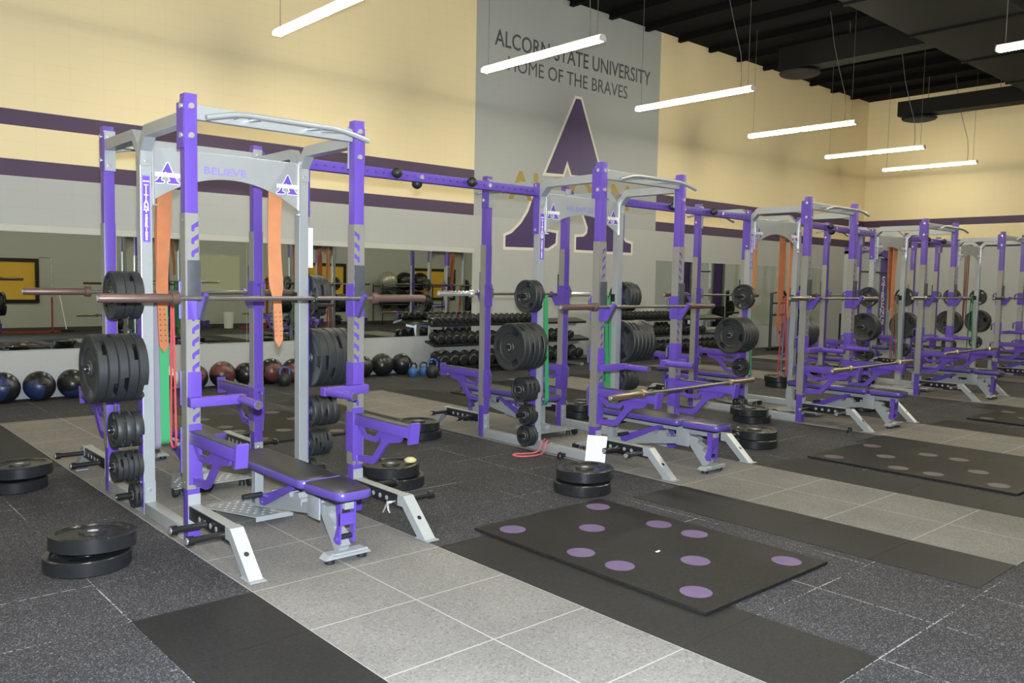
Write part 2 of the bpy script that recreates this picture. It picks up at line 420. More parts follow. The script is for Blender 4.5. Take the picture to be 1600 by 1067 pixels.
# pendant fluorescent fixtures
def make_light(label, x, y1, z, group, tm='tube'):
    t = thing('pendant_light', label, 'light', (x, y1-1.22, z), 0, group)
    hs = MB().prism([(-.03, .012), (-.03, .058), (.03, .058), (.03, .012)], 'y', -1.22, 1.22)
    for y in (-1.215, -.0, 1.215): hs.prism([(-.062, -.03), (-.066, .012), (-.032, .060), (.032, .060), (.066, .012), (.062, -.03)], 'y', y-.008, y+.008)
    obj('housing', hs, 'lamphouse', t)
    for sx in (-.036, .036):
        for a, b in ((-1.195, -.045), (.045, 1.195)):
            obj('tube', MB().cyl((sx, a, -.012), (sx, b, -.012), .0185, 8), tm, t)
    for sy in (-1.12, 1.12):
        obj('suspension_cable', MB().cyl((0, sy, .05), (0, sy, CZ-z-.001), .004, 6), 'cable', t)
    top = CZ-z-.001
    obj('power_cord', MB().tube([(0, -.98, .05), (.0, -.99, .25), (0.01, -.96, .6), (.0, -.82, 1.1), (-.02, -.7, 1.6), (-.05, -.6, top)], .007, 6), 'cable', t)
    return t
LN = ['nearest pendant light, cut off by the top edge over the first rack', 'pendant fluorescent light hanging in front of the wall lettering', 'pendant fluorescent light right of the grey panel, third in the row', 'fourth pendant fluorescent light in the row, before the tan wall', 'fifth pendant fluorescent light, near the room corner', 'last pendant fluorescent light in the row, farthest and lowest in view']
for lb, (x, y1) in zip(LN, ((3.35, 6.56), (6.519, 6.08), (10.314, 6.222), (14.578, 6.577), (18.45, 6.815), (21.65, 6.80))):
    make_light(lb, x, y1, 4.83 if x < 12 else 4.92, 'pendant lights in the row along the wall', 'tube' if x < 18 else 'tubedim')
make_light('pendant fluorescent light in the other row, cut by the right edge', 10.65, .27, 4.85, None)
for x in (-4.4, -.8): make_light('added unseen pendant light extending the wall row, outside the picture at left', x, 6.4, 4.83, 'added pendant lights outside the picture', 'tubedim')  # unseen fixtures added to brighten the left part of the back wall
for x in (-4.4, -.8, 2.8, 6.6, 14.5, 18.4):  # out of view; row filled in for room light, leftmost pair added for the left side
    make_light('unseen pendant fluorescent light of the second row, put in for its light', x, .27, 4.85, 'unseen pendant lights of the second row')

# painted wall lettering and logo (thin paint films on the back wall)
mb = text_mb('ALCORN STATE UNIVERSITY', .42, .001, bold=.003, width=4.52); mb.xf(Matrix.Translation((10.68, WY-.002, 6.12)))
tag(obj('wall_lettering', mb, 'letter'), 'dark grey painted line ALCORN STATE UNIVERSITY high on grey wall panel', 'lettering')
mb = text_mb('HOME OF THE BRAVES', .38, .001, width=3.42); mb.xf(Matrix.Translation((10.47, WY-.002, 5.70)))
tag(obj('wall_lettering', mb, 'letter'), 'dark grey painted line HOME OF THE BRAVES under the longer line', 'lettering')
def scale_poly(poly, d):
    """grow an outline outwards by d"""
    n = len(poly); A = sum(poly[i][0]*poly[(i+1) % n][1]-poly[(i+1) % n][0]*poly[i][1] for i in range(n)); sg = 1 if A > 0 else -1
    out = []
    for i in range(n):
        p0, p1, p2 = Vector(poly[i-1]), Vector(poly[i]), Vector(poly[(i+1) % n])
        e1 = (p1-p0).normalized(); e2 = (p2-p1).normalized()
        n1 = Vector((e1.y, -e1.x))*sg; n2 = Vector((e2.y, -e2.x))*sg
        b = (n1+n2); b = b/max(b.length_squared/2, .35)
        out.append((p1.x+b.x*d, p1.y+b.y*d))
    return out
def big_a(name_thing, cx, z0, z1, half, y, band=True):
    pass
LA = thing('wall_logo', 'huge purple block letter A with cream outline painted on grey panel', 'logo', (10.63, WY, 2.25))
H = 3.08
def ap(px, pz): return (px, pz)
upper = [(-.02, 3.10), (.12, 3.10), (.80, 1.62), (.72, 1.58), (-.10, 1.56), (-.235, 1.83), (-.345, 1.55), (-.83, 1.53)]
foot_l = [(-1.86, 0.03), (-.72, .05), (-.52, .16), (-.50, .36), (-.80, .38), (-.90, .48), (-.98, .60), (-.80, 1.02), (-1.16, 1.02), (-1.28, .74), (-1.46, .50), (-1.70, .30), (-1.86, .24)]
foot_r = [(.08, .05), (1.82, .05), (1.82, .24), (1.62, .28), (1.42, .50), (1.10, 1.06), (.20, 1.06), (.27, .80), (.42, .52), (.40, .40), (.30, .33), (.08, .31)]
outl = MB(); fill = MB()
for pl in (upper, foot_l, foot_r):
    outl.prism(scale_poly(pl, .055), 'y', -.001, 0); fill.prism(pl, 'y', -.0025, -.0012)
obj('outline', outl, 'wallcream', LA); obj('letter', fill, 'wallpurple', LA)
mb = text_mb('ALCORN', .76, .001, bold=.012, width=3.5); mb.xf(Matrix.Translation((-.05, -.002, 1.19)))
obj('gold_lettering', mb, 'wallgold', LA)

# mirrors along the back wall
MN = ['wall mirror panel behind the blue medicine balls, cut by the left edge', 'wall mirror panel behind the nearest rack', 'wall mirror panel behind the crossbeam and maroon medicine balls', 'wall mirror panel left of grey panel, behind dumbbell rack']
xs = [-1.0, 1.6, 3.6, 4.98, 7.96]
for i in range(4):
    tag(obj('wall_mirror', MB().box(xs[i]+.003, xs[i+1]-.003, WY-.008, WY-.001, .63, 2.13), 'mirror'), MN[i], 'mirror', 'mirrors on the back wall')
struct('trim_1', MB().box(-1.0, 7.98, WY-.03, WY-.001, 2.132, 2.215, 0, .004), 'trimgrey')
xs = [13.33, 16.0, 18.6, 21.2]
MN = ['wall mirror panel right of the grey panel, behind second rack', 'wall mirror panel behind the third rack', 'wall mirror panel nearest the room corner']
for i in range(3):
    tag(obj('wall_mirror', MB().box(xs[i]+.003, xs[i+1]-.003, WY-.008, WY-.001, .60, 2.16), 'mirror'), MN[i], 'mirror', 'mirrors on the back wall')

# ------------------------------------------------------------------ the power rack (local origin: centre of the rack on the floor, front is -y)
def mirrored(fn, s, t):
    mb = fn(); 
    if s > 0: mb.flip(0)
    if t > 0: mb.flip(1)
    return mb
# every builder below makes the FRONT LEFT piece (x<0, y<0); flips make the other three
XI, XO = -.534, -.61
YF, YB = -.824, -.748
def f_upright():
    mb = MB().box(XO, XI, YF, YB, 0, 2.688, 0, .005)
    for z in (2.615, 2.445):
        mb.cyl((-.572, YF-.012, z), (-.572, YF, z), .017, 12, 1).cyl((XO-.014, -.786, z), (XO, -.786, z), .017, 12, 1)
    mb.box(XO-.006, XO-.0005, YF+.004, YB+.035, 2.37, 2.64, 0)
    return mb
def f_guide():
    th = .004; zb, zt = .331, 1.99
    mb = MB()
    # front plate with hook notches open towards the inner edge
    pts = [(XO-.002, zb), (XI+.002, zb)]
    z = zb+.06
    while z < zt-.06:
        pts += [(XI+.002, z), (-.556, z-.012+.0), (-.560, z-.03), (-.572, z-.034), (-.578, z-.022), (-.576, z+.002), (XI+.002, z+.032)]
        z += .0762
    pts += [(XI+.002, zt), (XO-.002, zt)]
    # make notch order monotone: lower lip, pocket, upper lip
    mb.prism(pts, 'y', YF-th, YF-.0004)
    mb.box(XO-th, XO-.0004, YF-th, YB+.002, zb, zt)
    mb.box(XI+.0004, XI+th, YF-th, YB+.002, zb, zt)
    for zz in (zb+.04, .8, 1.3, zt-.04): mb.cyl((XO-th-.003, -.786, zz), (XO-th, -.786, zz), .005, 6)
    return mb
def f_post():
    mb = MB().box(XO, XI, -.038, .038, 0, 2.40, 0, .004)
    for z in (.06, .19): 
        pass
    return mb
def f_arm():
    p = [(YB+.001, 2.515), (YB+.001, 2.588), (-.113, 2.588), (-.004, 2.478), (-.004, 2.395), (-.044, 2.395), (-.044, 2.43), (-.122, 2.515)]
    mb = MB().prism(p, 'x', XO+.001, XI-.001)
    mb.box(XO+.001, XI-.001, -.046, -.0385, 2.34, 2.44)
    mb.cyl((-.572, -.052, 2.37), (-.572, -.046, 2.37), .012, 8, 1)
    mb.box(XO+.002, XI+.006, YB+.0005, YB+.009, 2.37, 2.655)
    for z in (2.615, 2.41): mb.cyl((-.572, YB+.009, z), (-.572, YB+.02, z), .013, 8, 1)
    return mb
def f_base():
    mb = MB().box(XO+.001, XI-.001, YB+.001, -.039, 0.002, .085, 0, .004)
    mb.box(XO+.002, XI-.001, YB+.0005, YB+.008, .06, .24)
    mb.box(XO+.002, XI-.001, -.047, -.0385, .05, .225)
    for z in (.11, .2): mb.cyl((-.572, YB+.008, z), (-.572, YB+.018, z), .011, 8, 1).cyl((-.572, -.055, z-.03), (-.572, -.047, z-.03), .011, 8, 1)
    return mb
def f_foot_beam():
    mb = MB().box(XO+.002, XI-.002, YF-.60, YF-.006, .15, .232, 0, .004)
    mb.box(XO+.006, XI-.006, YF-.595, YF-.01, .2322, .235, 1)
    for y in (-.98, -1.06, -1.14, -1.22):
        for s_ in (XO-.001, XI+.001): mb.cyl((s_, y-.03, .19), (s_-.002 if s_ < XI-.03 else s_+.002, y-.03, .19), .016, 12, 1)
    mb.box(XO, XI, YF-.006, YF-.0045, .10, .30, 1)
    return mb
def f_foot_leg():
    p = [(YF-.55, .236), (YF-.615, .236), (YF-.86, .008), (YF-.775, .008), (YF-.605, .165), (YF-.55, .165)]
    mb = MB().prism(p, 'x', XO-.001, XI+.001)
    mb.box(XO-.008, XI+.008, YF-.89, YF-.76, .0025, .009)
    mb.cyl((-.572, YF-.739, .118), (-.572, YF-.741, .1205), .015, 12, 1)
    return mb
def f_band_peg(y, z=.19, l=.21):
    def g():
        mb = MB().cyl((XO-.006, y, z), (XO-l+.03, y, z), .018, 14, 0).cyl((XO-l+.035, y, z), (XO-l, y, z), .026, 14, 0)
        mb.cyl((XO-l, y, z), (XO-l-.006, y, z), .020, 14, 1)
        return mb
    return g
PEGS = [1.485, 1.008, .595, .345, .14]
def f_peg_plate():
    mb = MB().box(XO-.006, XO-.0005, -.0385, .0385, .05, 1.62)
    for z in (1.56, .80, .22): mb.cyl((XO-.012, 0, z), (XO-.006, 0, z), .009, 8, 1)
    return mb
def f_plate_peg(z, l):
    def g():
        mb = MB().cyl((XO-.006, 0, z), (XO-l, 0, z), .022, 16, 0, mcap=0)
        mb.lathe([(.022, 0), (.022, -.012), (.019, -.012), (.017, -.004), (0, -.004)], (XO-l, 0, z), 'x', 16, 0)
        return mb
    return g
def f_jhook():
    mb = MB()
    mb.box(XI+.0045, XI+.012, YF-.012, YB+.012, 1.36, 1.585, 0, .002)
    mb.box(XO-.012, XI+.012, YB+.0025, YB+.012, 1.36, 1.585, 0, .002)
    mb.box(XO+.002, XI+.010, YF-.014, YF-.0045, 1.36, 1.50, 0, .002)
    hk = [(YF-.0145, 1.36), (YF-.0145, 1.468), (YF-.075, 1.468), (YF-.10, 1.505), (YF-.125, 1.52), (YF-.145, 1.505), (YF-.05, 1.36)]
    mb.prism(hk, 'x', -.552, -.530)
    return mb
def f_jpad():
    mb = MB().box(XO+.004, XI+.004, YF-.026, YF-.0145, 1.50, 1.712, 0, .003)
    mb.cyl((-.572, YF-.0275, 1.69), (-.572, YF-.026, 1.69), .008, 8)
    mb.prism([(YF-.146, 1.503), (YF-.152, 1.50), (YF-.056, 1.356), (YF-.05, 1.36)], 'x', -.549, -.533)
    mb.prism([(YF-.015, 1.4685), (YF-.074, 1.4685), (YF-.074, 1.473), (YF-.015, 1.473)], 'x', -.551, -.531)
    return mb
def f_pull(z):
    def g():
        mb = MB().tube([(-.572, YB+.012, z), (-.572, YB+.035, z+.012), (-.572, YB+.062, z+.006), (-.572, YB+.068, z-.015)], .010, 8)
        mb.cyl((-.572, YB+.068, z-.01), (-.572, YB+.068, z-.10), .013, 10, 1)
        return mb
    return g
def f_dip():
    mb = MB()
    mb.box(XI+.0045, XI+.010, YF-.010, YB+.010, .835, 1.045, 0, .002)
    mb.box(XO-.010, XI+.010, YB+.0025, YB+.010, .835, 1.045, 0, .002).box(XO+.002, XI+.010, YF-.012, YF-.0045, .835, 1.045, 0, .002)
    mb.box(XO-.004, -.27, YF-.073, YF-.0125, .838, .895, 0, .004)
    mb.cyl((-.30, YF-.073, .866), (-.325, YF-.36, .866), .027, 18, 0)
    return mb
def f_dipcap(): return MB().cyl((-.325, YF-.36, .866), (-.3252, YF-.364, .866), .022, 16)
def f_spot():
    mb = MB()
    mb.box(XI+.0045, XI+.010, YF-.010, YB+.010, .42, .70, 0, .002)
    mb.box(XO-.010, XI+.010, YB+.0025, YB+.010, .42, .70, 0, .002)
    mb.box(XO+.006, XI+.010, YF-.012, YF-.0045, .36, .73, 0, .002)
    mb.box(XO+.006, XI-.002, YF-.66, YF-.012, .615, .685, 0, .004)
    mb.prism([(YF-.655, .575), (YF-.675, .578), (YF-.695, .712), (YF-.675, .715), (YF-.655, .66)], 'x', XO+.004, XI)
    br = [(YF-.012, .36), (YF-.012, .40), (YF-.20, .42), (YF-.30, .53), (YF-.30, .616), (YF-.56, .616), (YF-.52, .565), (YF-.40, .545), (YF-.345, .50), (YF-.24, .385), (YF-.20, .365)]
    mb.prism(br, 'x', -.58, -.562)
    lp = [(YF-.012, .616), (YF-.05, .616), (YF-.11, .56), (YF-.22, .56), (YF-.30, .616), (YF-.34, .616), (YF-.25, .525), (YF-.10, .525), (YF-.012, .59)]
    mb.prism(lp, 'x', -.579, -.563)
    mb.tube([(-.556, YF-.008, .40), (-.556, YF-.016, .36), (-.556, YF-.016, .335)], .008, 8)
    return mb
def f_spotliner(): return MB().box(XO+.010, XI-.006, YF-.655, YF-.015, .6852, .692)

def logo_small(w):
    """purple A with a white ALCORN band, in the xz plane facing -y"""
    k = w/3.7
    mb = MB()
    for pl in (upper, foot_l, foot_r):
        q = [(x*k, z*k) for x, z in pl]
        mb.prism(scale_poly(q, .0045), 'y', -.0008, 0, 1); mb.prism(q, 'y', -.0016, -.0008, 0)
    mb.prism([(-1.9*k, .98*k), (1.9*k, .98*k), (1.9*k, 1.62*k), (-1.9*k, 1.62*k)], 'y', -.0024, -.0010, 1)
    t = text_mb('ALCORN', .6*k*1.15, .0004, 2, width=3.3*k); t.xf(Matrix.Translation((0, -.0028, 1.30*k))); mb.join(t)
    return mb

def header_mb():
    xs_ = [-.533+1.066*i/28 for i in range(29)]
    bot = [(x, 2.295-.182*(abs(x)/.533)**2.05) for x in xs_]
    poly = [(-.533, 2.455)]+bot+[(.533, 2.455)]
    return MB().prism(poly[::-1], 'y', -.043, -.0385)

def make_rack(label):
    R = thing('power_rack', label, 'rack', (0, 0, 0))
    for s in (-1, 1):
        for t in (-1, 1):
            u = obj('upright', mirrored(f_upright, s, t), ['purple', 'chrome'], R)
            obj('guide_plate', mirrored(f_guide, s, t), ['steel'], u)
            obj('top_arm', mirrored(f_arm, s, t), ['silver', 'chrome'], R)
            obj('base_beam', mirrored(f_base, s, t), ['silver', 'chrome'], R)
            fb = obj('foot_beam', mirrored(f_foot_beam, s, t), ['black', 'silver'], R)
            obj('foot_leg', mirrored(f_foot_leg, s, t), ['silver', 'black'], R)
            for y in (YF-.10, YF-.545):
                obj('band_peg', mirrored(f_band_peg(y), s, t), ['black', 'chrome'], R)
            j = obj('j_hook', mirrored(f_jhook, s, t), ['purple'], R)
            obj('pad', mirrored(f_jpad, s, t), ['uhmw'], j); obj('pull_handle', mirrored(f_pull(1.55), s, t), ['purple', 'uhmw'], j)
            a = obj('spotter_arm', mirrored(f_spot, s, t), ['purple'], R)
            obj('liner', mirrored(f_spotliner, s, t), ['uhmw'], a); obj('pull_handle', mirrored(f_pull(.66), s, t), ['purple', 'uhmw'], a)
        if s > 0:
            obj('pop_pin', mirrored(lambda: MB().cyl((XI-.002, -1.30, .17), (XI+.03, -1.30, .17), .012, 10).tube([(XI+.026, -1.30, .17), (XI+.034, -1.28, .13), (XI+.034, -1.26, .10)], .007, 8).tube([(XI+.026, -1.30, .17), (XI+.034, -1.32, .13), (XI+.034, -1.34, .11)], .007, 8), 1, -1), ['chrome'], R)
        d = obj('dip_handle', mirrored(f_dip, s, -1), ['purple'], R)
        obj('end_cap', mirrored(f_dipcap, s, -1), ['darksteel'], d); obj('pull_handle', mirrored(f_pull(1.0), s, -1), ['purple', 'uhmw'], d)
        obj('center_post', mirrored(f_post, s, -1), ['silver'], R)
        pp = obj('peg_plate', mirrored(f_peg_plate, s, -1), ['purple', 'chrome'], R)
        for z, l in zip(PEGS, (.19, .33, .19, .19, .15)):
            obj('plate_peg', mirrored(f_plate_peg(z, l), s, -1), ['black', 'chrome'], R)
    for t in (-1, 1):
        mb = MB().box(-.533, .533, -.80, -.752, 2.545, 2.63, 0, .004)
        if t > 0: mb.flip(1)
        obj('top_beam', mb, 'silver', R)
        y0 = YF-.150
        P = [(-.545, y0-.01, 2.530), (-.45, y0-.01, 2.553), (-.37, y0, 2.572), (-.29, y0, 2.580), (.29, y0, 2.580), (.37, y0, 2.572), (.45, y0-.01, 2.553), (.545, y0-.01, 2.530)]
        mb = MB().tube(P, .0165, 12)
        for x in (-.20, .20): mb.cyl((x, -.80, 2.585), (x, y0, 2.572), .013, 10)
        for x in (-.30, .30): mb.cyl((x, -.80, 2.585), (x*1.15, y0, 2.568), .011, 10)
        if t > 0: mb.flip(1)
        obj('pull_up_bar', mb, 'silver', R)
    obj('header_beam', MB().box(-.533, .533, -.0375, .0375, 2.395, 2.47, 0, .004), 'silver', R)
    hd = obj('header_plate', header_mb(), 'silver', R)
    br = MB()
    for s in (-1, 1):
        br.box(s*.5335, s*.522, -.058, -.0435, 2.09, 2.48).cyl((s*.53, -.066, 2.44), (s*.53, -.058, 2.44), .01, 8).cyl((s*.50, -.05, 2.085), (s*.533, -.05, 2.085), .008, 8)
    obj('header_bracket', br, 'chrome', R)
    for s in (-1, 1):
        mb = logo_small(.165); mb.xf(Matrix.Translation((s*.435, -.0435, 2.232)))
        obj('logo', mb, ['decalp', 'decalw', 'decalg'], hd)
    # stacked decal on the left centre post
    mb = MB().box(-.600, -.546, -.0392, -.0383, 1.835, 2.275, 0)
    mb.box(-.597, -.549, -.0396, -.0391, 1.838, 2.272, 1).box(-.596, -.550, -.0400, -.0395, 1.839, 2.271, 0)
    mb.box(-.594, -.552, -.0405, -.0399, 2.232, 2.240, 1)
    for i, ch in enumerate('TITAN'):
        t_ = text_mb(ch, .043, .0003, 1, bold=.0012); t_.xf(Matrix.Translation((-.573, -.0404, 2.198-.033*i))); mb.join(t_)
    mb.box(-.590, -.556, -.0405, -.0399, 2.044, 2.052, 1).box(-.577, -.569, -.0405, -.0399, 2.032, 2.052, 1)
    for i, ch in enumerate('SERIES'):
        t_ = text_mb(ch, .036, .0003, 1, bold=.0012); t_.xf(Matrix.Translation((-.573, -.0404, 2.006-.029*i))); mb.join(t_)
    lp = [c for c in kids(R) if c.name.startswith('center_post')][0]
    obj('decal', mb, ['decalp', 'decalw'], lp)
    # hooks for belts and bands behind the header and between the posts
    hk = MB()
    hk.box(-.5335, .5335, -.02, .085, 2.384, 2.392)
    obj('belt_hook', hk, 'black', R)
    for s in (-1, 1):
        obj('band_hook', MB().cyl((s*.530, .05, 1.4815), (s*.33, .05, 1.4815), .009, 10).box(s*.5335, s*.530, -.01, .07, 1.43, 1.51), 'black', R)
    return R

RN = ['nearest', 'second', 'third', 'fourth', 'farthest']
RL = ['purple and silver power rack nearest the camera, header reading BELIEVE',
      'second purple and silver power rack, before the grey panel, header reading RELENTLESS',
      'third purple and silver power rack from the left, four belts and red band inside',
      'fourth purple and silver power rack from the left, in front of banner',
      'fifth and farthest purple and silver power rack, at the right edge']
rack0 = make_rack(RL[0])
RC = [(XK[k]+.65, YK[k]+1.81) for k in range(5)]
racks = [rack0]
for k in range(1, 5):
    racks.append(dup(rack0, (RC[k][0], RC[k][1], .002), label=RL[k]))
rack0.location = (RC[0][0], RC[0][1], .002)
for k, wd in ((0, 'BELIEVE'), (1, 'RELENTLESS')):
    hd = [c for c in kids(racks[k]) if c.name.startswith('header_plate')][0]
    mb = text_mb(wd, .068, .0005, bold=.0005, width=.30 if k == 0 else .42); mb.xf(Matrix.Translation((-.035, -.0442, 2.345)))
    obj('lettering', mb, 'decalpale', hd)
# on the second rack the front hooks sit one notch lower
for c in kids(racks[1]):
    if c.name.startswith('j_hook') and min(v.co.y for v in c.data.vertices) < 0: c.location.z = -.0762

# on the two nearest racks the front left peg nearer the post is set further out
for k in (0, 1):
    for c in kids(racks[k]):
        if c.name.startswith('band_peg'):
            vs = c.data.vertices
            if max(v.co.x for v in vs) < 0 and max(v.co.y for v in vs) < 0 and min(v.co.y for v in vs) > YF-.2: c.location.y = -.20

# ------------------------------------------------------------------ crossbeams between the racks
bl = ['purple perforated crossbeam with black ball grips joining nearest and second racks', 'purple perforated crossbeam joining second and third racks', 'purple perforated crossbeam joining third and fourth racks', 'purple perforated crossbeam joining fourth and farthest racks']
for k in range(4):
    xa = RC[k][0]+.6145; xb = RC[k+1][0]-.6145; ya, yb = RC[k][1], RC[k+1][1]
    L_ = math.hypot(xb-xa, yb-ya); ang = math.atan2(yb-ya, xb-xa)
    t = thing('crossbeam', bl[k], 'crossbeam', (xa, ya, 2.44), ang, 'crossbeams between the racks')
    mb = MB().box(.008, L_-.008, -.036, .036, 0, .076, 0, .003)
    x = .06
    while x < L_-.05:
        mb.cyl((x, -.0365, .038), (x, -.0375, .038), .010, 10, 1); x += .0762
    obj('beam', mb, ['purple', 'wallpurple'], t)
    for xx, sg in ((.008, 1), (L_-.008, -1)):
        pb = MB().box(xx, xx-sg*.0075, -.037, .037, -.36, .12)
        for z in (.10, -.32): pb.cyl((xx, 0, z), (xx+sg*.01, 0, z), .012, 8, 1)
        obj('end_bracket', pb, ['purple', 'chrome'], t)
    for f in ((.315, -.055, .045), (.64, -.055, .045), (.43, .055, -.01)):
        b = obj('ball_grip', MB().lathe([(.0005, -.045), (.02, -.041), (.036, -.027), (.045, 0), (.036, .027), (.02, .041), (.0005, .045)], (L_*f[0], f[1]-.028, f[2]), 'y', 18), 'rubber', t)
    for f in (.43, .74):
        obj('bolt', MB().cyl((L_*f, -.037, .04), (L_*f, -.05, .04), .019, 10), 'chrome', t)

# ------------------------------------------------------------------ weight plates
def polar_plate(R, t):
    """plate standing in the yz plane, axis x, with three hand grips cut through and pockets in the rim"""
    seg = 48; lv = [.0262, .05, .058, .56*R, .60*R, .84*R, .88*R, .975*R, R]
    h = [t*.5, t*.5, t*.30, t*.30, t*.42, t*.42, t*.5, t*.5, t*.42]
    n = len(lv); mb = MB()
    def hole(j, i): return j == 4 and (i % 16) in (8, 9, 10, 11)
    def fac(j, i, sd): return .12 if (sd > 0 and j >= 5 and (i % 16) in (8, 9, 10, 11)) else 1.0
    def P(j, i, x):
        a = 2*PI*i/seg; return (x, lv[j]*math.cos(a), lv[j]*math.sin(a))
    for sd in (1, -1):
        for j in range(n-1):
            for i in range(seg):
                if hole(j, i): continue
                f = fac(j, i, sd); a, b = sd*h[j]*f, sd*h[j+1]*f
                q = [P(j, i, a), P(j, i+1, a), P(j+1, i+1, b), P(j+1, i, b)]
                mb.add(q, [[0, 1, 2, 3]], 0, True)
                f2 = fac(j, i+1, sd)
                if f2 != f and not hole(j, i+1):
                    mb.add([P(j, i+1, a), P(j, i+1, sd*h[j]*f2), P(j+1, i+1, sd*h[j+1]*f2), P(j+1, i+1, b)], [[0, 1, 2, 3]])
    for i in range(seg):
        fa = fac(n-2, i, 1)
        mb.add([P(n-1, i, h[-1]*fa), P(n-1, i+1, h[-1]*fa), P(n-1, i+1, -h[-1]), P(n-1, i, -h[-1])], [[0, 1, 2, 3]], 0, True)
        mb.add([P(0, i, h[0]), P(0, i+1, h[0]), P(0, i+1, -h[0]), P(0, i, -h[0])], [[0, 1, 2, 3]], 0, True)
        if hole(4, i):
            mb.add([P(4, i, h[4]), P(4, i+1, h[4]), P(4, i+1, -h[4]), P(4, i, -h[4])], [[0, 1, 2, 3]])
            f5 = fac(5, i, 1)
            mb.add([P(5, i, h[5]*f5), P(5, i+1, h[5]*f5), P(5, i+1, -h[5]), P(5, i, -h[5])], [[0, 1, 2, 3]])
            for k in (i, i+1):
                if not hole(4, k-1 if k == i else k): mb.add([P(4, k, h[4]), P(5, k, h[5]), P(5, k, -h[5]), P(4, k, -h[4])], [[0, 1, 2, 3]])
    return mb
def make_plate(R, t, kind):
    T = thing('weight_plate', 'x', 'weight plate', (0, 0, 0))
    obj('disc', polar_plate(R, t), 'plate', T)
    obj('hub_ring', MB().lathe([(.0245, -t*.5-.001), (.032, -t*.5-.001), (.034, -t*.42), (.034, t*.42), (.032, t*.5+.001), (.0245, t*.5+.001), (.0245, -t*.5-.001)], (0, 0, 0), 'x', 20), 'steel', T)
    return T
PS = {'A': (.158, .056, 'medium'), 'B': (.225, .060, 'large'), 'C': (.121, .054, 'small'), 'D': (.104, .031, 'thin small'), 'E': (.085, .024, 'tiny'), 'G': (.098, .048, 'small')}
MASTER = {k: None for k in PS}
PEGN = ['top', 'second', 'third', 'fourth', 'lowest']
ORD = {1: ['single'], 2: ['outer', 'inner'], 3: ['outermost', 'middle', 'innermost'], 4: ['outermost', 'second', 'third', 'innermost'], 5: ['outermost', 'second', 'third', 'fourth', 'innermost'], 6: ['outermost', 'second', 'third', 'fourth', 'fifth', 'innermost']}
LOAD = {(0, -1): ['AAA', 'BBBBB', 'CCC', 'DDDDD', 'EE'], (0, 1): ['AA', 'BBBBB', 'CCCC', 'DDDDD', 'EE'],
        (1, -1): ['AA', 'BBBBB', 'CCC', 'GG', 'DDD'], (1, 1): ['AAA', 'BBBBBB', 'CCCC', 'DDD', ''],
        (2, -1): ['A', 'BBBBB', 'C', '', 'D'], (2, 1): ['A', 'BBBB', 'CC', '', 'D'],
        (3, -1): ['A', 'BBB', 'CC', '', 'D'], (3, 1): ['A', 'BBB', 'CC', '', ''],
        (4, -1): ['A', 'BBB', 'CC', '', 'D'], (4, 1): ['A', 'BBB', 'C', '', '']}
for (k, s), pegs in LOAD.items():
    for pi, row in enumerate(pegs):
        x = .6165+.009
        n = len(row)
        for q, c in enumerate(row):
            R_, t_, wd = PS[c]
            x += t_/2
            pos = ORD[n][n-1-q]
            if n == 1: lb = '%s black plate alone on %s peg of %s rack\'s %s side' % (wd, PEGN[pi], RN[k], 'left' if s < 0 else 'right')
            else: lb = '%s black plate, %s on %s peg of %s rack\'s %s side' % (wd, pos, PEGN[pi], RN[k], 'left' if s < 0 else 'right')
            if MASTER[c] is None: MASTER[c] = make_plate(R_, t_, c); o = MASTER[c]; fresh = True
            else: o = dup(MASTER[c], (0, 0, 0))
            o['label'] = lb; o['group'] = 'weight plates on the rack pegs'
            # a plate hangs on its peg: the hole's top rests on the peg
            o.location = (RC[k][0]+s*x, RC[k][1], .002+PEGS[pi]-.0016)
            o.rotation_euler = (random.uniform(0, 6.28), 0, 0)
            x += t_/2+.002

# bumper plates lying on the floor
def bumper_mb(R=.225, t=.085):
    pr = [(.026, 0), (.07, 0), (.075, .012), (R*.80, .012), (R*.84, 0), (R*.97, 0), (R, .006), (R, t-.006), (R*.97, t), (R*.84, t), (R*.80, t-.012), (.075, t-.012), (.07, t), (.026, t), (.026, 0)]
    mb = MB().lathe(pr, (0, 0, 0), 'z', 48)
    for a0 in (.3, .3+PI):  # raised lettering arcs on the face
        for q in range(7):
            a = a0+q*.16; c, s_ = math.cos(a), math.sin(a); b = MB().box(-.010, .010, -.014, .014, t-.0125, t-.009)
            b.xf(Matrix.Rotation(a-PI/2, 4, 'Z')); b.xf(Matrix.Translation((c*R*.62, s_*R*.62, 0))); mb.join(b)
    return mb
BM = thing('bumper_plate', 'x', 'bumper plate')
obj('disc', bumper_mb(), 'bumper', BM); obj('hub_ring', MB().lathe([(.0255, .002), (.03, .002), (.034, .004), (.034, .082), (.03, .0855), (.0255, .0855), (.0255, .002)], (0, 0, 0), 'z', 24), 'chrome', BM)
BM_used = [False]
def bumpers(x, y, where, offs):
    for q, (dx, dy, tx, ty) in enumerate(offs):
        o = BM if not BM_used[0] else dup(BM, (0, 0, 0)); BM_used[0] = True
        o.location = (x+dx, y+dy, .0005+.0862*q+(.225*abs(math.sin(tx))+.225*abs(math.sin(ty)) if q else 0)); o.rotation_euler = (tx, ty, random.uniform(0, 6.28))
        n = len(offs)
        pos = 'alone' if n == 1 else ('lower' if q == 0 else 'upper')
        o['label'] = '%s black bumper plate lying flat on the floor %s' % (pos, where) if n > 1 else 'black bumper plate lying flat on the floor %s' % where
        o['group'] = 'bumper plates on the floor'
bumpers(-.531, .95, 'at lower left before nearest rack', [(0, 0, 0, 0), (.03, .01, .03, -.05)])
bumpers(-.45, 3.10, 'at the left edge beside nearest rack', [(-.02, 0, 0, 0), (.02, .0, .03, -.02)])
bumpers(1.84, 1.479, 'right of nearest rack\'s front foot', [(.02, -.02, 0, 0), (-.01, .01, .006, 0)])
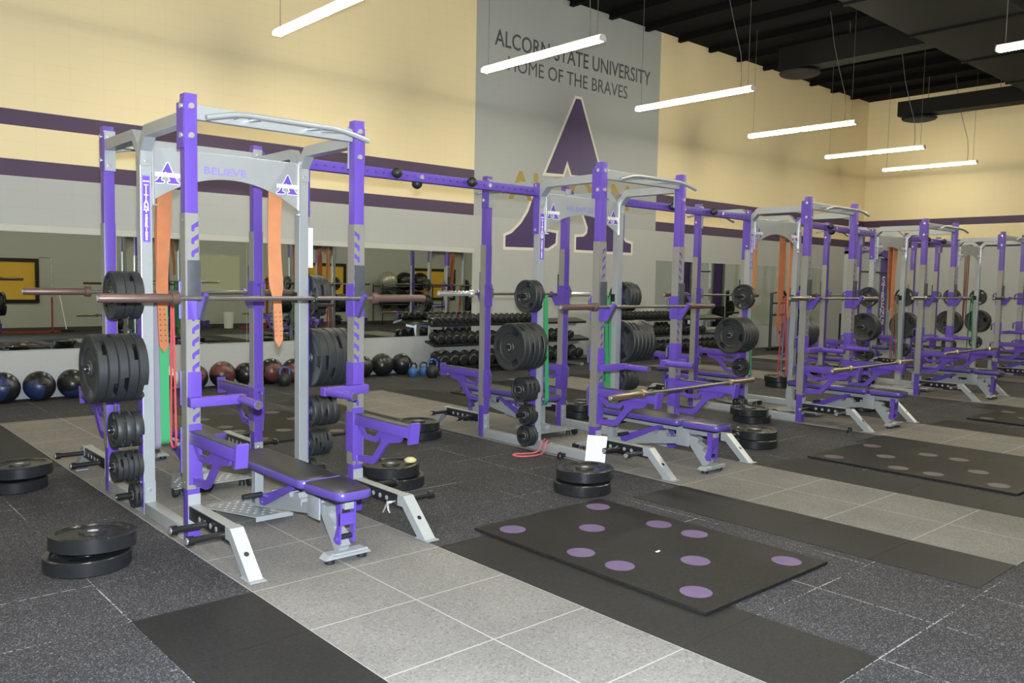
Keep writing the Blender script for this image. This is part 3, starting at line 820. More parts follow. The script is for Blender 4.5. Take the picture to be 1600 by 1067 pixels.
bumpers(3.18, 3.0, 'behind, left of second rack\'s rear foot', [(.01, 0, 0, 0), (-.01, .01, 0, 0)])
bumpers(2.922, .42, 'before second rack, near dotted mat', [(-.02, 0, 0, 0), (.03, .02, .015, -.02)])
bumpers(6.98, 1.50, 'left of third rack\'s base', [(.02, 0, 0, 0), (-.02, .01, .0, 0)])
bumpers(5.66, .62, 'behind second rack\'s right front foot', [(.0, 0, 0, 0), (.01, .01, 0, 0)])
bumpers(10.50, 3.2, 'behind third rack, left of its neighbour', [(.0, 0, 0, 0), (-.03, .0, 0, 0)])
bumpers(5.52, 2.95, 'behind second rack beside its rear foot', [(0, 0, 0, 0), (.02, 0, 0, 0)])
bumpers(9.10, 1.15, 'behind third rack\'s right front foot', [(0, 0, 0, 0), (.02, 0, 0, 0)])

# ------------------------------------------------------------------ barbells
def make_barbell(label, sleeve, shaft):
    t = thing('barbell', label, 'barbell', (0, 0, 0), 0, 'barbells on the racks')
    obj('shaft', MB().cyl((-.66, 0, 0), (.66, 0, 0), .0142, 14), shaft, t)
    for s in (-1, 1):
        mb = MB().lathe([(.0, .655), (.024, .655), (.038, .66), (.038, .695), (.034, .70), (.026, .702), (.026, 1.095), (.023, 1.10), (0, 1.10)], (0, 0, 0), 'x', 20)
        if s < 0: mb.flip(0)
        e = obj('sleeve', mb, sleeve, t)
        mb = MB().lathe([(0, 1.1005), (.017, 1.1005), (.017, 1.103), (0, 1.103)], (0, 0, 0), 'x', 16)
        if s < 0: mb.flip(0)
        obj('end_cap', mb, 'chrome', e)
    return t
def put(o, x, y, z, rz=0, rx=0): o.location = (x, y, z); o.rotation_euler = (0, 0, rz); return o
HY = -.824-.045; HZ = 1.4732+.0145+.002
b1 = put(make_barbell('brown barbell with bare grey shaft on nearest rack\'s front hooks', 'rust', 'barsteel'), RC[0][0]-.01, RC[0][1]+HY, HZ)
b2 = put(make_barbell('steel barbell resting across second rack\'s low front spotter arms', 'gold', 'barsteel'), RC[1][0]-.025, RC[1][1]-1.40, .692+.0145+.0022, .04)
put(dup(b1, (0, 0, 0), label='brown barbell on nearest rack\'s rear hooks, sleeve tip out left'), RC[0][0]-.02, RC[0][1]-HY, HZ)
put(dup(b1, (0, 0, 0), label='brown barbell on second rack\'s front hooks before the green bands'), RC[1][0]-.03, RC[1][1]+HY, HZ-.0762)
b3 = put(make_barbell('shiny steel barbell on second rack\'s rear hooks', 'chrome', 'barsteel'), RC[1][0]-.02, RC[1][1]-HY, HZ)
b4 = put(make_barbell('dark steel barbell on third rack\'s front hooks', 'darksteel', 'barsteel'), RC[2][0]+.038, RC[2][1]+HY, HZ)
put(dup(b1, (0, 0, 0), label='brown barbell on third rack\'s rear hooks'), RC[2][0]-.038, RC[2][1]-HY, HZ)
put(dup(b2, (0, 0, 0), label='steel barbell lying on third rack\'s low front spotter arms'), RC[2][0]-.02, RC[2][1]-1.42, .692+.0145+.0022, .03)
put(dup(b4, (0, 0, 0), label='dark steel barbell on fourth rack\'s front hooks'), RC[3][0], RC[3][1]+HY, HZ)
put(dup(b1, (0, 0, 0), label='brown barbell on fourth rack\'s rear hooks'), RC[3][0], RC[3][1]-HY, HZ)
put(dup(b2, (0, 0, 0), label='brass coloured barbell on fourth rack\'s low front spotter arms'), RC[3][0]-.03, RC[3][1]-1.36, .692+.0145+.0022, .02)
put(dup(b1, (0, 0, 0), label='brown barbell on farthest rack\'s front hooks'), RC[4][0], RC[4][1]+HY, HZ)
put(dup(b3, (0, 0, 0), label='steel barbell on farthest rack\'s rear hooks'), RC[4][0], RC[4][1]-HY, HZ)

# spring clip hanging on the nearest front barbell
t = thing('barbell_clip', 'black collar clip hanging on the nearest front barbell\'s shaft', 'clip', (0.86, RC[0][1]+HY, HZ))
obj('ring', MB().torus((0, 0, -.002), .0275, .010, 'x', 16, 8), 'black', t)
obj('lever', MB().box(.0, .14, -.012, .012, -.055, -.035, 0, .004).box(-.018, .018, -.018, .018, -.075, -.03, 0, .005), 'black', t)

# ------------------------------------------------------------------ benches (local: y 0 = front edge of the seat, +y towards the rack)
def pad(x, y0, y1, z0, z1, taper=0.0):
    mb = MB()
    def ring(ins, z, m):
        pts = []
        r = .05
        for (cx, cy, a0) in ((x-ins-r, y1-ins-r, 0), (-(x-ins-r), y1-ins-r, 90), (-(x-taper-ins-r), y0+ins+r, 180), (x-taper-ins-r, y0+ins+r, 270)):
            for k in range(5):
                a = math.radians(a0+k*22.5); pts.append((cx+r*math.cos(a), cy+r*math.sin(a), z))
        return pts
    rs = [(.006, z0, 1), (0, z0+.012, 1), (0, z1-.018, 1), (.006, z1-.006, 1), (.028, z1, 0), (.06, z1+.002, 0)]
    vs = []; n = 20
    for ins, z, m in rs: vs += ring(ins, z, m)
    for j in range(len(rs)-1):
        mb.add(vs, [[j*n+i, j*n+(i+1) % n, (j+1)*n+(i+1) % n, (j+1)*n+i] for i in range(n)], rs[j+1][2], True)
    mb.add(vs, [list(range(n))[::-1]], 1); mb.add(vs, [[(len(rs)-1)*n+i for i in range(n)]], 0)
    return mb
def make_bench(label):
    B = thing('weight_bench', label, 'bench', (0, 0, 0), 0, 'adjustable benches in the racks')
    for nm, a in (('seat_pad', (.145, .0, .385, .375, .43, .03)), ('back_pad', (.145, .395, 1.45, .375, .43, 0))):
        p = obj(nm, pad(*a), ['vinyl_k', 'vinyl_p'], B)
        obj('backing_board', MB().box(-.12, .12, a[1]+.03, a[2]-.03, .362, .376), 'black', p)
    fr = MB().box(-.03, .03, .08, .36, .305, .362, 0, .004).box(-.03, .03, .40, 1.40, .312, .362, 0, .004)
    fr.box(-.055, -.045, .335, .475, .19, .365, 0, .002).box(.045, .055, .335, .475, .19, .365, 0, .002).cyl((-.06, .40, .33), (.06, .40, .33), .012, 10)
    fr.prism([(.45, .20), (.45, .262), (1.38, .115), (1.38, .055)], 'x', -.03, .03)
    fr.prism([(.36, .30), (.43, .30), (.19, .03), (.12, .03)], 'x', -.03, .03)
    obj('frame', fr, 'silver', B)
    obj('rear_post', MB().box(-.03, .03, 1.25, 1.31, .09, .345, 0, .004), 'silver', B)
    q = [(.60, .215), (.60, .26)]
    for k_ in range(4): q += [(.62+.12*k_, .262-.019*k_), (.635+.12*k_, .292-.019*k_), (.69+.12*k_, .285-.019*k_), (.70+.12*k_, .250-.019*k_)]
    q += [(1.10, .185), (1.10, .14)]
    obj('ladder', MB().prism(q, 'x', -.034, .034), 'silver', B)
    q = [(.145, .06), (.125, .085)]
    for k_ in range(3): q += [(.150+.055*k_, .112+.064*k_), (.130+.055*k_, .140+.064*k_), (.165+.055*k_, .155+.064*k_)]
    q += [(.36, .29), (.40, .29)]
    obj('ladder', MB().prism(q, 'x', -.033, .033), 'silver', B)
    lv = MB().prism([(.62, .325), (.68, .335), (1.13, .175), (1.11, .125), (1.06, .125)], 'x', -.062, -.050).prism([(.62, .325), (.68, .335), (1.13, .175), (1.11, .125), (1.06, .125)], 'x', .050, .062)
    lv.cyl((-.07, .65, .325), (.07, .65, .325), .012, 10).cyl((-.07, 1.08, .145), (.07, 1.08, .145), .012, 10).cyl((-.06, 1.0, .20), (-.11, 1.0, .22), .012, 10)
    l = obj('back_adjuster', lv, 'purple', B)
    obj('grip', MB().cyl((-.10, 1.0, .22), (-.23, 1.0, .22), .017, 12), 'rubber', l)
    ad = MB()
    for s in (-1, 1): ad.prism([(.095, .34), (.15, .34), (.135, .20), (.165, .125), (.145, .095), (.105, .10), (.10, .2)], 'x', s*.052, s*.040)
    ad.box(-.052, .052, .10, .112, .21, .28).cyl((-.062, .135, .125), (-.05, .135, .125), .018, 12).cyl((.05, .135, .125), (.062, .135, .125), .018, 12)
    a = obj('seat_adjuster', ad, 'purple', B)
    obj('roller', MB().cyl((-.04, .132, .135), (.04, .132, .135), .016, 12), 'rubber', a)
    ft = MB().prism([(-.15, .028), (-.12, .055), (.12, .055), (.15, .028)], 'y', .085, .165).tube([(-.11, .085, .058), (-.105, .06, .062), (.105, .06, .062), (.11, .085, .058)], .008, 8)
    f = obj('front_foot', ft, 'silver', B)
    for s in (-1, 1): obj('rubber_foot', MB().lathe([(0, 0), (.028, 0), (.03, .006), (.026, .03), (0, .03)], (s*.105, .12, 0), 'z', 16), 'rubber', f)
    pl = MB().prism([(-.13, 1.02), (.13, 1.02), (.30, 1.46), (.30, 1.52), (-.30, 1.52), (-.30, 1.46)], 'z', .062, .068)
    pl.prism([(-.13, 1.02), (.13, 1.02), (.13, 1.028), (-.13, 1.028)], 'z', .035, .062)
    for r in range(9):
        for c in range(-4, 5):
            y = 1.07+.048*r; lim = .10+(y-1.02)*.38
            x = c*.06+(.03 if r % 2 else 0)
            if abs(x) < lim: pl.prism([(x-.014, y), (x, y-.005), (x+.014, y), (x, y+.005)], 'z', .068, .0695)
    f = obj('rear_foot_plate', pl, 'silver', B)
    for s in (-1, 1):
        obj('wheel', MB().cyl((s*.27, 1.50, .035), (s*.30, 1.50, .035), .0345, 16), 'rubber', f)
        obj('rubber_foot', MB().lathe([(0, 0), (.024, 0), (.022, .035), (0, .035)], (s*.25, 1.44, .028), 'z', 12).xf(Matrix.Translation((0, 0, -.028))), 'rubber', f)
    return B
bench0 = make_bench('black and purple bench in the nearest rack\'s front, closest to camera')
for k in range(5):
    x, y = XK[k]+.63, YK[k]+.02
    if k == 0: bench0.location = (x, y, .003)
    else: dup(bench0, (x, y, .003), label='black and purple bench under the front of the %s rack' % RN[k])
    dup(bench0, (x+.02, YK[k]+3.60, .003), (0, 0, PI), label='black and purple bench under the rear of the %s rack' % RN[k])

# ------------------------------------------------------------------ weightlifting belts and bands hanging in the racks
def make_belt(label, ln, w_mid, mats_, loc, rz=0.0, seed=0, z_top=2.42):
    rnd = random.Random(seed)
    T = thing('weightlifting_belt', label, 'belt', loc, rz, 'leather belts hung in the racks')
    n = 26; mb = MB(); we = min(.062, w_mid*.8)
    prof = []
    for i in range(n+1):
        f = i/n; z = -ln*f
        if f < .62: wd = w_mid*(.92+.12*math.sin(f*5+seed))
        elif f < .72: wd = w_mid+(we-w_mid)*((f-.62)/.10)
        elif f < .96: wd = we
        else: wd = we*math.sqrt(max(0.02, 1-((f-.96)/.04)**2))
        dx = .015*math.sin(f*5+seed)+.02*f*math.sin(seed*2.1); dy = -.006*math.sin(f*3.0+seed*1.3)
        prof.append((z, wd/2, dx, dy))
    th = .0055
    vs = []
    for z, h, dx, dy in prof: vs += [(dx-h, dy-th, z), (dx+h, dy-th, z), (dx+h, dy+th, z), (dx-h, dy+th, z)]
    fs = []
    for i in range(n):
        for q in range(4): fs.append([i*4+q, i*4+(q+1) % 4, i*4+4+(q+1) % 4, i*4+4+q])
    mb.add(vs, fs, 0); mb.add(vs, [[0, 1, 2, 3], [n*4+3, n*4+2, n*4+1, n*4]], 0)
    for i in range(8):
        f = .74+i*.028; k = prof[int(f*n)]
        for s in (-1, 1): mb.cyl((k[2]+s*.016, k[3]-th-.0006, -ln*f), (k[2]+s*.016, k[3]+th+.0006, -ln*f), .0042, 8, 1)
    obj('strap', mb, [mats_, 'black'], T)
    bk = MB().tube([(-w_mid*.45, -.010, .0), (-w_mid*.45, -.010, .013), (w_mid*.45, -.010, .013), (w_mid*.45, -.010, .0)], .003, 6, 0, True)
    obj('buckle', bk, 'chrome', T)
    return T
def W(k, x, y, z): return (XK[k]+x, YK[k]+y, z)
make_belt('tan leather lifting belt hanging at left inside the nearest rack', 1.27, .10, 'leather_m', W(0, .185, 1.803, 2.366), 0.120, 1)
make_belt('darker brown leather lifting belt behind the tan one, left in nearest rack', .98, .11, 'leather_d', W(0, .216, 1.824, 2.366), 0.10, 2.2)
make_belt('orange tan leather lifting belt hanging at right inside the nearest rack', 1.26, .12, 'leather', W(0, 1.015, 1.803, 2.366), -0.120, 3)
make_belt('tan leather lifting belt edge-on at right inside the second rack', .75, .10, 'leather', W(1, 1.06, 1.868, 2.366), 1.2, 4)
make_belt('tan leather lifting belt at left inside the third rack', 1.06, .10, 'leather', W(2, .20, 1.803, 2.366), 0.120, 5)
make_belt('long brown leather lifting belt in the middle of the third rack', 1.32, .13, 'leather_d', W(2, .84, 1.803, 2.366), -0.100, 6)
make_belt('tan leather lifting belt at right inside the third rack', 1.18, .10, 'leather', W(2, 1.06, 1.803, 2.366), 0.120, 7)
make_belt('orange leather lifting belt hanging inside the fourth rack', 1.22, .12, 'leather', W(3, .86, 1.803, 2.366), -0.100, 8)
make_belt('dark brown leather lifting belt behind the orange one in fourth rack', 1.10, .13, 'leather_d', W(3, .79, 1.845, 2.366), -0.100, 9)
for i in range(3):
    make_belt(['left thin brown belt hanging inside the farthest rack', 'middle thin brown belt hanging inside the farthest rack', 'right thin brown belt hanging inside the farthest rack'][i], 1.30+.04*i, .055, 'leather_k', W(4, .51+.095*i, 1.803, 2.366), 0.120, 10+i)
def make_band(label, m, wd, loc, z1, z0, gap=.02, th=.004, rz=0.0):
    """a closed latex loop hung over a horizontal hook"""
    T = thing('resistance_band', label, 'resistance band', loc, rz, 'latex bands hung in the racks')
    pts = []
    for i in range(9):
        a = PI*i/8; pts.append((0, .014*math.cos(a), z1+.013*math.sin(a)))
    for f in (.25, .5, .75): pts.append((0, -.014-(gap-.014)*f, z1+(z0-z1)*f))
    for i in range(9):
        a = PI+PI*i/8; pts.append((0, gap*math.cos(a), z0+gap*math.sin(a)))
    for f in (.75, .5, .25): pts.append((0, .014+(gap-.014)*f, z1+(z0-z1)*f))
    vs = []; n = len(pts)
    for i in range(n):
        d = Vector(pts[(i+1) % n])-Vector(pts[i-1]); d.normalize(); nn = Vector((0, d.z, -d.y))
        p = Vector(pts[i]); 
        for sx, st in ((-1, -1), (1, -1), (1, 1), (-1, 1)): vs.append(p+Vector((sx*wd/2, 0, 0))+nn*st*th/2)
    fs = []
    for i in range(n):
        j = (i+1) % n
        for q in range(4): fs.append([i*4+q, i*4+(q+1) % 4, j*4+(q+1) % 4, j*4+q])
    obj('loop', MB().add(vs, fs, 0, False), m, T)
    return T
make_band('broad green latex band hanging below the belts in nearest rack', 'green', .062, W(0, .205, 1.86, 0), 1.484, .49, .035)
make_band('grey purple latex band beside the green one in nearest rack', 'greyband', .034, W(0, .154, 1.86, 0), 1.484, .47, .045)
make_band('thin red latex band right of the green one in nearest rack', 'red', .014, W(0, .272, 1.86, 0), 1.484, .47, .05)
make_band('thin maroon latex band at the far left in nearest rack', 'red', .010, W(0, .128, 1.86, 0), 1.484, .55, .03)
make_band('green latex band hanging at left inside the second rack', 'green', .05, W(1, .22, 1.86, 0), 1.484, .48, .06)
make_band('grey latex band beside the green one at left in second rack', 'greyband', .04, W(1, .165, 1.86, 0), 1.484, .52, .04)
make_band('green latex band hanging at right inside the second rack', 'green', .045, W(1, 1.10, 1.86, 0), 1.484, .52, .06)
make_band('thin green latex band nearest the post at right in second rack', 'green', .026, W(1, 1.155, 1.86, 0), 1.484, .30, .05)
make_band('green latex band hanging at left inside the third rack', 'green', .03, W(2, .215, 1.86, 0), 1.484, .46, .06)
make_band('olive green latex band left of the other in the third rack', 'green', .025, W(2, .155, 1.86, 0), 1.484, .44, .05)
make_band('red latex band hanging at right inside the third rack', 'red', .03, W(2, 1.06, 1.86, 0), 1.484, .48, .06)
make_band('grey latex band beside the red one in third rack', 'greyband', .045, W(2, 1.12, 1.86, 0), 1.484, .46, .05)
make_band('red latex band hanging inside the fourth rack', 'red', .03, W(3, 1.08, 1.86, 0), 1.484, .48, .05)
make_band('dark green latex band beside the red one in fourth rack', 'green', .03, W(3, 1.14, 1.86, 0), 1.484, .46, .05)
make_band('dark green latex band hanging inside the farthest rack', 'green', .05, W(4, 1.12, 1.86, 0), 1.484, .46, .05)
# chains with the bands of the second rack
def chain(label, x, y, z1, z0, k):
    mb = MB(); z = z1; i = 0
    while z > z0:
        mb.torus((0, 0, z), .014, .0035, 'y' if i % 2 else 'x', 10, 6); z -= .022; i += 1
    T = tag(obj('steel_chain', mb, 'chrome', None, (x, y, 0)), label, 'chain', 'chains on the second rack'); return T
x, y, _ = W(1, 1.03, 1.86, 0)
chain('left steel chain hanging among green bands at right in second rack', x, y+.0, 1.452, .78, 0)
chain('right steel chain hanging near the post, right in second rack', x+.107, y-.0, 1.452, .86, 1)

# ------------------------------------------------------------------ dotted jump mats
def make_mat(label, x0, y0, dm='dot', L_=1.80, W_=1.205):
    t = thing('jump_mat', label, 'mat', (x0, y0, .0032), 0, 'dotted rubber mats on the floor')
    obj('mat', MB().box(0, W_, 0, L_, 0, .018, 0, .003), 'mat', t)
    for (a, b) in ((.17, 1.62), (1.02, 1.65), (.60, 1.32), (1.02, 1.10), (.18, 1.02), (1.03, .82), (.185, .72), (.60, .50), (.19, .20), (1.02, .16)):
        obj('dot', MB().lathe([(0, .0185), (.085, .0185), (.085, .0181)], (a, b, 0), 'z', 28), dm, t)
    return t
make_mat('dark rubber mat with purple dots, right of nearest rack, closest', 1.575, -1.68)
m0 = None
for (lb, x, y) in (('dark rubber mat with faded dots, between second and third racks', 5.54, -1.83), ('dark rubber mat with faded dots, right of the third rack', 9.43, -1.85),
                   ('dark rubber mat with faded dots, behind nearest rack', 1.60, 3.55), ('dark rubber mat with faded dots, behind second rack', 5.5, 3.7)):
    if m0 is None: m0 = make_mat(lb, x, y, 'dotgrey')
    else: dup(m0, (x, y, .0032), label=lb)

# ------------------------------------------------------------------ small things on the floor
t = thing('paper_sheet', 'white printed sheet of paper leaning on second rack\'s front left peg', 'paper', (3.235, .575, 0))
P0 = Vector((3.05, .50, .02))
pm = MB()
nx = Vector((.86, -.51, 0)); 
a = Vector((3.085, .30, .168)); ux = Vector((.205, -.03, -.002)); uz = Vector((.02, .055, .265))
pm = MB(); nrm = ux.cross(uz).normalized()*.0012
def quad(mb, o, u, v, n, m):
    vs = [o, o+u, o+u+v, o+v]; vs += [q+n for q in vs]
    return mb.add(vs, [(0, 1, 2, 3), (7, 6, 5, 4), (0, 4, 5, 1), (1, 5, 6, 2), (2, 6, 7, 3), (3, 7, 4, 0)], m)
t.location = (0, 0, 0)
o0 = Vector((3.544, 1.0, .004)); ux = Vector((.085, -.159, 0)); uz = Vector((.065, .03, .268))
nrm = ux.cross(uz).normalized()*.0012
if nrm.y > 0: nrm = -nrm
quad(pm, o0, ux, uz, nrm, 0)
for q in range(13):
    quad(pm, o0+ux*.12+uz*(.12+.06*q)+nrm*1.05, ux*(.76-.12*(q % 3 == 0)), uz*.022, nrm*.25, 1)
obj('sheet', pm, ['paper', 'ink'], t)
lp = [(3.33, 1.70, .009), (3.35, 1.63, .009), (3.45, 1.58, .009), (3.58, 1.59, .009), (3.66, 1.63, .03), (3.70, 1.65, .095), (3.79, 1.70, .095), (3.84, 1.75, .03), (3.93, 1.83, .010), (3.98, 1.90, .010), (3.95, 1.94, .010), (3.86, 1.85, .020),
      (3.80, 1.765, .095), (3.70, 1.70, .097), (3.65, 1.69, .03), (3.58, 1.67, .010), (3.48, 1.69, .009), (3.38, 1.74, .009)]
sm = []
for i in range(len(lp)):
    p0, p1, p2, p3 = (Vector(lp[(i+k)%len(lp)]) for k in (-1, 0, 1, 2))
    for t_ in (0, .33, .66): sm.append(.5*((2*p1)+(p2-p0)*t_+(2*p0-5*p1+4*p2-p3)*t_*t_+(3*p1-p0-3*p2+p3)*t_**3))
for q in sm: q.z = max(q.z, .0085)
tag(obj('resistance_band', MB().tube(sm, .008, 8, 0, True), 'redpale'), 'thin faded red latex band lying across second rack\'s left base beam', 'resistance band')
t = thing('barbell_clip', 'black collar clip lying on dark floor beside second rack\'s base', 'clip', (3.60, 1.36, 0.03))
obj('ring', MB().torus((0, 0, 0), .026, .011, 'y', 16, 8), 'black', t); obj('lever', MB().box(.02, .06, -.014, .014, -.02, .02, 0, .004), 'black', t)
t = thing('barbell_clip', 'grey collar clip lying on the light tiles inside second rack', 'clip', (4.02, 1.60, 0.034))
obj('ring', MB().torus((0, 0, 0), .026, .010, 'y', 16, 8), 'steel', t); obj('lever', MB().box(.02, .08, -.012, .012, -.022, .018, 0, .004), 'uhmw', t)
t = thing('barbell_clip', 'black collar clip on the floor at third rack\'s front foot', 'clip', (7.22, .40, 0.034))
obj('ring', MB().torus((0, 0, 0), .026, .011, 'y', 16, 8), 'black', t); obj('lever', MB().box(.02, .07, -.014, .014, -.02, .02, 0, .004), 'black', t)
tag(obj('scrap', MB().box(2.11, 2.135, -.95, -.935, .0232, .026).box(2.14, 2.15, -.945, -.93, .0232, .025), 'debris'), 'small white scrap lying on the closest dotted mat', 'scrap')
tag(obj('foam_scrap', MB().lathe([(0, 0), (.045, .004), (.05, .02), (.03, .036), (0, .04)], (1.97, 1.42, .1745), 'z', 10), 'cardyellow'), 'pale yellow foam scrap on the bumper plates right of nearest rack', 'scrap')
tag(obj('paper_sheet', MB().box(1.2605, 1.312, 1.800, 1.803, 1.70, 2.0), 'paper'), 'white paper taped to the right post of the nearest rack', 'paper')

# ------------------------------------------------------------------ medicine balls and kettlebells along the back wall
def ball_mb(r, sq=1.0, seam=None):
    n = 14; prof = []
    for i in range(n+1):
        a = -PI/2+PI*i/n; prof.append((max(.0005, r*math.cos(a)), r*sq*math.sin(a)))
    mb = MB(); seg = 28; vs = []
    for pr, h in prof:
        for i in range(seg): vs.append((pr*math.cos(2*PI*i/seg), pr*math.sin(2*PI*i/seg), h))
    for j in range(n):
        for i in range(seg):
            g = 1 if (abs(j-n/2+.5) > n*.36 or (i//7) % 2) else 0
            mb.add([], [], 0)
            mb.f.append([j*seg+i, j*seg+(i+1) % seg, (j+1)*seg+(i+1) % seg, (j+1)*seg+i]); mb.m.append(g if seam else 0); mb.sm.append(True)
    mb.v = vs
    return mb
def med_ball(label, x, y, r, ma, mb_, rot, sq=.94):
    T = thing('medicine_ball', label, 'medicine ball', (x, y, 0), 0, 'medicine balls along the back wall')
    b = ball_mb(r, sq, True); b.xf(Matrix.Rotation(rot[0], 4, 'X') @ Matrix.Rotation(rot[1], 4, 'Y'))
    zz = -min(v[2] for v in b.v); b.xf(Matrix.Translation((0, 0, zz)))
    obj('shell', b, [ma, mb_], T)
    h = MB().box(-.05, .05, -r*.9-.012, -r*.9+.02, zz+r*.18, zz+r*.26, 0, .004)
    obj('stitched_patch', h, 'vinyl_k' if ma != 'ballblue' else 'ballblack', T)
    return T
MBL = [('leftmost blue and black medicine ball, cut by the left edge', .335, 7.84, .20, 'ballblue', 'ballblack', (.5, .4)),
       ('second blue and black medicine ball from the left edge', .745, 7.86, .19, 'ballblue', 'ballblack', (1.0, .2)),
       ('third blue and black medicine ball, left of the big plates', 1.13, 7.87, .19, 'ballblack', 'ballblue', (.3, 1.2)),
       ('black and blue medicine ball hidden behind nearest rack\'s big plates', 1.52, 7.87, .18, 'ballblue', 'ballblack', (.8, .9)),
       ('white patched black medicine ball behind the hanging bands', 2.32, 7.87, .18, 'ballblack', 'white', (1.2, .7)),
       ('maroon and black medicine ball just left of nearest front post', 2.74, 7.87, .18, 'ballred', 'ballblack', (.4, .9)),
       ('mostly black medicine ball right of nearest front post', 3.13, 7.86, .19, 'ballblack', 'ballred', (1.5, .3)),
       ('maroon topped medicine ball left of nearest rear right post', 3.50, 7.87, .18, 'ballblack', 'ballred', (.2, .5)),
       ('bright maroon medicine ball right of nearest rear right post', 3.885, 7.86, .195, 'ballred', 'ballblack', (.9, 1.8)),
       ('maroon medicine ball behind the blue handled kettlebell', 4.275, 7.87, .19, 'ballred', 'ballblack', (.7, .2)),
       ('maroon and black medicine ball behind nearest rack\'s right post', 4.66, 7.87, .18, 'ballred', 'ballblack', (1.7, .2)),
       ('black medicine ball partly behind nearest rack\'s right front post', 5.48, 7.85, .19, 'ballblack', 'ballblack', (.3, .2)),
       ('glossy black medicine ball in the middle of three', 5.875, 7.85, .195, 'ballblack', 'ballblack', (.8, .2)),
       ('black medicine ball left of the small blue kettlebells', 6.265, 7.85, .185, 'ballblack', 'ballblack', (.1, .9))]
for a in MBL: med_ball(*a)
def kettlebell(label, x, y, r, body, handle):
    T = thing('kettlebell', label, 'kettlebell', (x, y, 0), random.uniform(-.4, .4), 'kettlebells along the back wall')
    obj('body', MB().lathe([(0, 0), (r*.6, 0), (r*.85, r*.35), (r, r*.95), (r*.85, r*1.5), (r*.5, r*1.85), (0, r*1.95)], (0, 0, 0), 'z', 24), body, T)
    obj('handle', MB().tube([(-r*.62, 0, r*1.55), (-r*.72, 0, r*2.1), (-r*.5, 0, r*2.55), (0, 0, r*2.68), (r*.5, 0, r*2.55), (r*.72, 0, r*2.1), (r*.62, 0, r*1.55)], r*.17, 10), handle, T)
kettlebell('black kettlebell with blue handle before the maroon balls', 3.93, 7.50, .105, 'rubber', 'bluerub')
kettlebell('small blue kettlebell right of the black balls', 6.24, 7.48, .085, 'bluerub', 'black')
kettlebell('second small blue kettlebell, beside the black kettlebell', 6.47, 7.50, .085, 'bluerub', 'black')
kettlebell('black kettlebell with tall blue handle left of dumbbell rack', 6.42, 7.18, .115, 'rubber', 'bluerub')

# ------------------------------------------------------------------ dumbbell racks
DM = {}
def dumbbell(size):
    r, l = {0: (.062, .10), 1: (.078, .13), 2: (.098, .17)}[size]
    T = thing('dumbbell', 'x', 'dumbbell')
    obj('handle', MB().cyl((0, -.07, 0), (0, .07, 0), .015, 10), 'chrome', T)
    for s in (-1, 1):
        pr = [(0, .055), (r*.7, .055), (r, .07), (r, .055+l*.5), (r*.8, .06+l*.58), (r*.3, .06+l*.60), (0, .06+l*.60)]
        mb = MB().lathe(pr, (0, 0, 0), 'y', 18)
        if s < 0: mb.flip(1)
        obj('head', mb, 'rubber', T)
    return T
NUM = ['first', 'second', 'third', 'fourth', 'fifth', 'sixth', 'seventh', 'eighth', 'ninth', 'tenth', 'eleventh', 'twelfth', 'thirteenth', 'fourteenth', 'fifteenth', 'sixteenth', 'seventeenth', 'eighteenth', 'nineteenth', 'twentieth']
def dumbbell_rack(label, who, x0, x1, yb):
    T = thing('dumbbell_rack', label, 'dumbbell rack', (x0, yb, 0))
    L_ = x1-x0
    SH = [(.17, -.50, 2, 'bottom'), (.545, -.42, 1, 'middle'), (.885, -.34, 0, 'top')]
    for xx in (.22, L_-.28):
        obj('frame', MB().box(xx, xx+.07, -.13, -.06, 0, .86, 0, .004).box(xx, xx+.07, -.62, .02, 0.0, .05, 0, .004).prism([(-.40, .77), (-.40, .82), (-.13, .87), (-.13, .76)], 'x', xx+.01, xx+.06).prism([(-.5, .43), (-.5, .475), (-.13, .55), (-.13, .34)], 'x', xx+.01, xx+.06), 'silver', T)
    for z, yc, sz, nm in SH:
        mb = MB().prism([(yc-.13, z-.065), (yc-.13, z-.0243), (yc+.14, z+.0344), (yc+.14, z+.005)], 'x', 0, L_)
        obj('shelf', mb, 'black', T)
        r = {0: .062, 1: .078, 2: .098}[sz]; pitch = r*2+.012; n = min(20, int((L_-.1)/pitch))
        for q in range(n):
            if sz not in DM: DM[sz] = dumbbell(sz); o = DM[sz]
            else: o = dup(DM[sz], (0, 0, 0))
            dz = random.uniform(0, .004)
            o.location = (x0+.06+r+pitch*q, yb+yc-.005, z+.0055+r*1.024)
            o.rotation_euler = (math.atan2(.05, .23), 0, 0)
            o['label'] = 'round black dumbbell, %s from left on %s shelf of %s' % (NUM[q], nm, who); o['group'] = 'dumbbells on the racks'
dumbbell_rack('three tier silver and black dumbbell rack behind second rack\'s left', 'the left dumbbell rack', 6.62, 10.45, 7.96)
dumbbell_rack('three tier dumbbell rack behind second rack\'s right, before the mirror', 'the right dumbbell rack', 11.0, 15.2, 7.96)

